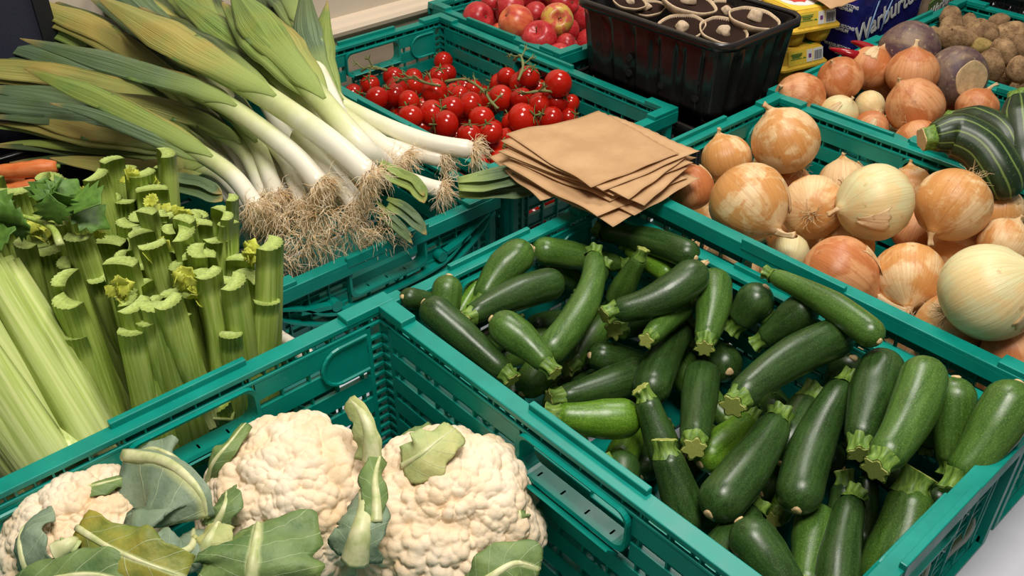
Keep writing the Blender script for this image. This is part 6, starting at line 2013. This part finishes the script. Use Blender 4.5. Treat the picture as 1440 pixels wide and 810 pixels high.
# ---------------------------------------------------------------- chillies
MAT_CHILLI = plain('chilli_red_skin', srgb(150, 14, 26), 0.18, 0.15, 30)
for i, (pts, lab) in enumerate([([(1166, 68, .235), (1185, 73, .235), (1205, 79, .23), (1228, 84, .22)], 'long red chilli lying nearest the egg cartons'), ([(1180, 82, .225), (1200, 78, .23), (1215, 80, .228), (1230, 88, .22)], 'red chilli lying across another behind the brown onions'), ([(1196, 58, .238), (1212, 63, .24), (1228, 72, .238), (1242, 84, .23)], 'curved red chilli in front of the blue bread bag')]):
    W = [at(*p) for p in pts]; b = W[0].copy()
    root = thing('chilli', lab, 'chilli', b)
    S = spline([tuple(w - b) for w in W], 18)
    m = MB(); m.tube(S, [max(.0006, .0110 * math.sin(min(1, .12 + 2.2 * u) * PI / 2) * (1 - u) ** .5) for u in np.linspace(1, 0, 18)], 12); m.build('pod', MAT_CHILLI, root)
    e = Vector(S[-1]); d = (e - Vector(S[-3])).normalized()
    m = MB(); m.tube([e - d * .003, e + d * .003, e + d * .012], [.0075, .004, .002], 8); m.build('stalk', MAT_STEM, root)

# ---------------------------------------------------------------- marrows (striped)
def marrow_mat():
    m = NT('marrow_striped_skin'); s = m.attr('s'); v = m.obj()
    st = m.ramp(m.noise(v, 60, 3), [(.4, 0.0), (.7, .5)])
    line = m.ramp(m.math('ABSOLUTE', m.math('SUBTRACT', m.math('FRACT', m.math('ADD', s, m.math('MULTIPLY', m.noise(v, 40, 2), .12))), .5)), [(0.0, 1.0), (.10, 0.0)])
    c = m.mix(st, srgb(26, 44, 22), srgb(48, 70, 34)); c = m.mix(line, c, srgb(118, 140, 70))
    sp = m.voro(v, 260); c = m.mix(m.ramp(sp, [(.1, .4), (.25, 0.0)]), c, srgb(110, 130, 76))
    m.color(c); m.set(rough=.38); return m.mat
MAT_MARROW = marrow_mat()
def marrow(pts, r, label, seed, world=False):
    W = [Vector(p) for p in pts] if world else [at(*p) for p in pts]; b = W[0].copy(); root = thing('marrow', label, 'marrow', b)
    n = 34; S = [Vector(x) for x in spline([tuple(w - b) for w in W], n)]
    rad = [r * (0.62 + .38 * min(1, i / 9)) * math.sqrt(max(.02, 1 - max(0, (i - (n - 9)) / 8.2) ** 2)) for i in range(n)]
    m = MB(); k = 40; m.tube(S, rad, k, prof=lambda q, a: 1 + .022 * math.cos(10 * a))
    o = m.build('body', MAT_MARROW, root)
    ss = [(j % k) / k * 10 + 10 for j in range(len(m.v))]
    a = o.data.attributes.new('s', 'FLOAT', 'POINT'); a.data.foreach_set('value', ss)
    d = (S[0] - S[2]).normalized()
    m = MB(); m.tube([S[0] - d * .004, S[0] + d * .008, S[0] + d * .015], [r * .60, r * .48, r * .50], 24, prof=lambda q, a: 1 + .10 * math.cos(5 * a)); st = m.build('stem', MAT_STEM, root)
    m = MB(); m.tube([S[0] + d * .0145, S[0] + d * .016], [r * .50, r * .46], 24, prof=lambda q, a: 1 + .10 * math.cos(5 * a)); m.build('cut_face', MAT_SCAR, st, False)
marrow([(1312, 193, .262), (1342, 190, .265), (1380, 208, .258), (1406, 245, .235), (1414, 275, .205)], .030, 'curved striped marrow resting over the white crate arm', 1)
marrow([(1345, 170, .235), (1380, 176, .245), (1412, 196, .245), (1432, 240, .225)], .026, 'dark marrow behind the curved striped one', 2)
marrow([(1434, 146, .27), (1437, 180, .255), (1442, 220, .235), (1450, 270, .20)], .032, 'very dark marrow with a tan stem scar standing by the potato crate', 3)

marrow([(1.31, .40, .05), (1.32, .30, .052), (1.315, .20, .05), (1.32, .11, .05)], .033, 'striped marrow lying at the bottom along the white arm', 4, True)
marrow([(1.40, .42, .05), (1.39, .32, .05), (1.40, .22, .052), (1.395, .12, .05)], .034, 'striped marrow lying at the bottom in the middle of its crate', 5, True)
marrow([(1.49, .42, .05), (1.495, .32, .05), (1.485, .22, .05), (1.49, .12, .05)], .033, 'striped marrow lying at the bottom against the potato crate', 6, True)
marrow([(1.32, .36, .118), (1.39, .33, .120), (1.45, .33, .120), (1.50, .36, .118)], .031, 'striped marrow lying crosswise on the bottom ones', 7, True)
marrow([(1.31, .25, .118), (1.37, .25, .120), (1.44, .24, .120), (1.50, .25, .118)], .031, 'straight marrow lying crosswise nearest the table edge', 8, True)

# ---------------------------------------------------------------- carrots
MAT_CARROT = NT('carrot_skin')
_n = MAT_CARROT.noise(MAT_CARROT.obj((40, 220, 220)), 1.0, 3)
MAT_CARROT.color(MAT_CARROT.mix(MAT_CARROT.ramp(_n, [(.35, 0.0), (.68, 1.0)]), srgb(222, 112, 50), srgb(238, 144, 84))); MAT_CARROT.set(rough=.5); MAT_CARROT.bump(_n, .3, .001); MAT_CARROT = MAT_CARROT.mat
for i, (a, b, r, lab) in enumerate([((80, 234, .215), (-60, 246, .215), .0135, 'large orange carrot on top of the black tray behind the celery'), ((62, 258, .195), (-40, 275, .19), .011, 'carrot below the large one, half hidden by celery tops'), ((35, 262, .185), (-20, 230, .185), .012, 'carrot lying under the other carrots in the black tray')]):
    A, B = at(*a), at(*b); root = thing('carrot', lab, 'carrot', A, axis_matrix(B - A)); L = (B - A).length
    rs = np.random.RandomState(70 + i)
    m = MB(); n = 24
    m.tube([(L * u, .002 * math.sin(u * 5), 0) for u in np.linspace(0, 1, n)], [r * (min(1, .55 + 3.5 * u)) * (1 - .55 * u) * (1 + .03 * math.sin(u * 40)) for u in np.linspace(0, 1, n)], 16); m.build('root_body', MAT_CARROT, root)
    m = MB(); m.tube([(.001, 0, 0), (-.004, 0, 0)], [r * .3, r * .22], 8); m.build('crown', MAT_STEM, root)

# ---------------------------------------------------------------- black crate behind the potatoes
MAT_BLKCRATE = crate_material('crate_black_plastic', (0.012, 0.012, 0.013))
crate('black open crate beyond the potato crate', 1.958, 2.358, .20, .80, .235, MAT_BLKCRATE)
MAT_DARKVEG = plain('dark_cabbage_leaf', srgb(38, 44, 36), .5, .4, 40)
for i, (x, y) in enumerate([(2.05, .70), (2.16, .60), (2.27, .70), (2.05, .46), (2.20, .38), (2.28, .52), (2.08, .30)]):
    root = thing('cabbage', 'dark leafy cabbage in the black crate', 'cabbage', (x, y, .112), None, 'cabbages in the black crate')
    rs = np.random.RandomState(90 + i); ph = rs.rand() * 6
    for q in range(5):
        m = MB(); g = 14; vs = []; fs = []
        for a in range(g):
            for b in range(g):
                u, v = a/(g-1) * 1.9, (b/(g-1) - .5) * 2.0
                rr = .052 + .004 * q + .004 * math.sin(u * 7 + v * 6 + ph) + .014 * (u / 1.9) ** 4
                vs.append((rr * math.sin(u + .3) * math.cos(v + q * 1.257), rr * math.sin(u + .3) * math.sin(v + q * 1.257), -rr * math.cos(u + .3)))
        for a in range(g - 1):
            for b in range(g - 1): fs.append((a*g+b, a*g+b+1, (a+1)*g+b+1, (a+1)*g+b))
        m.add(vs, fs); o = m.build('leaf', MAT_DARKVEG, root); so = o.modifiers.new('thick', 'SOLIDIFY'); so.thickness = .001
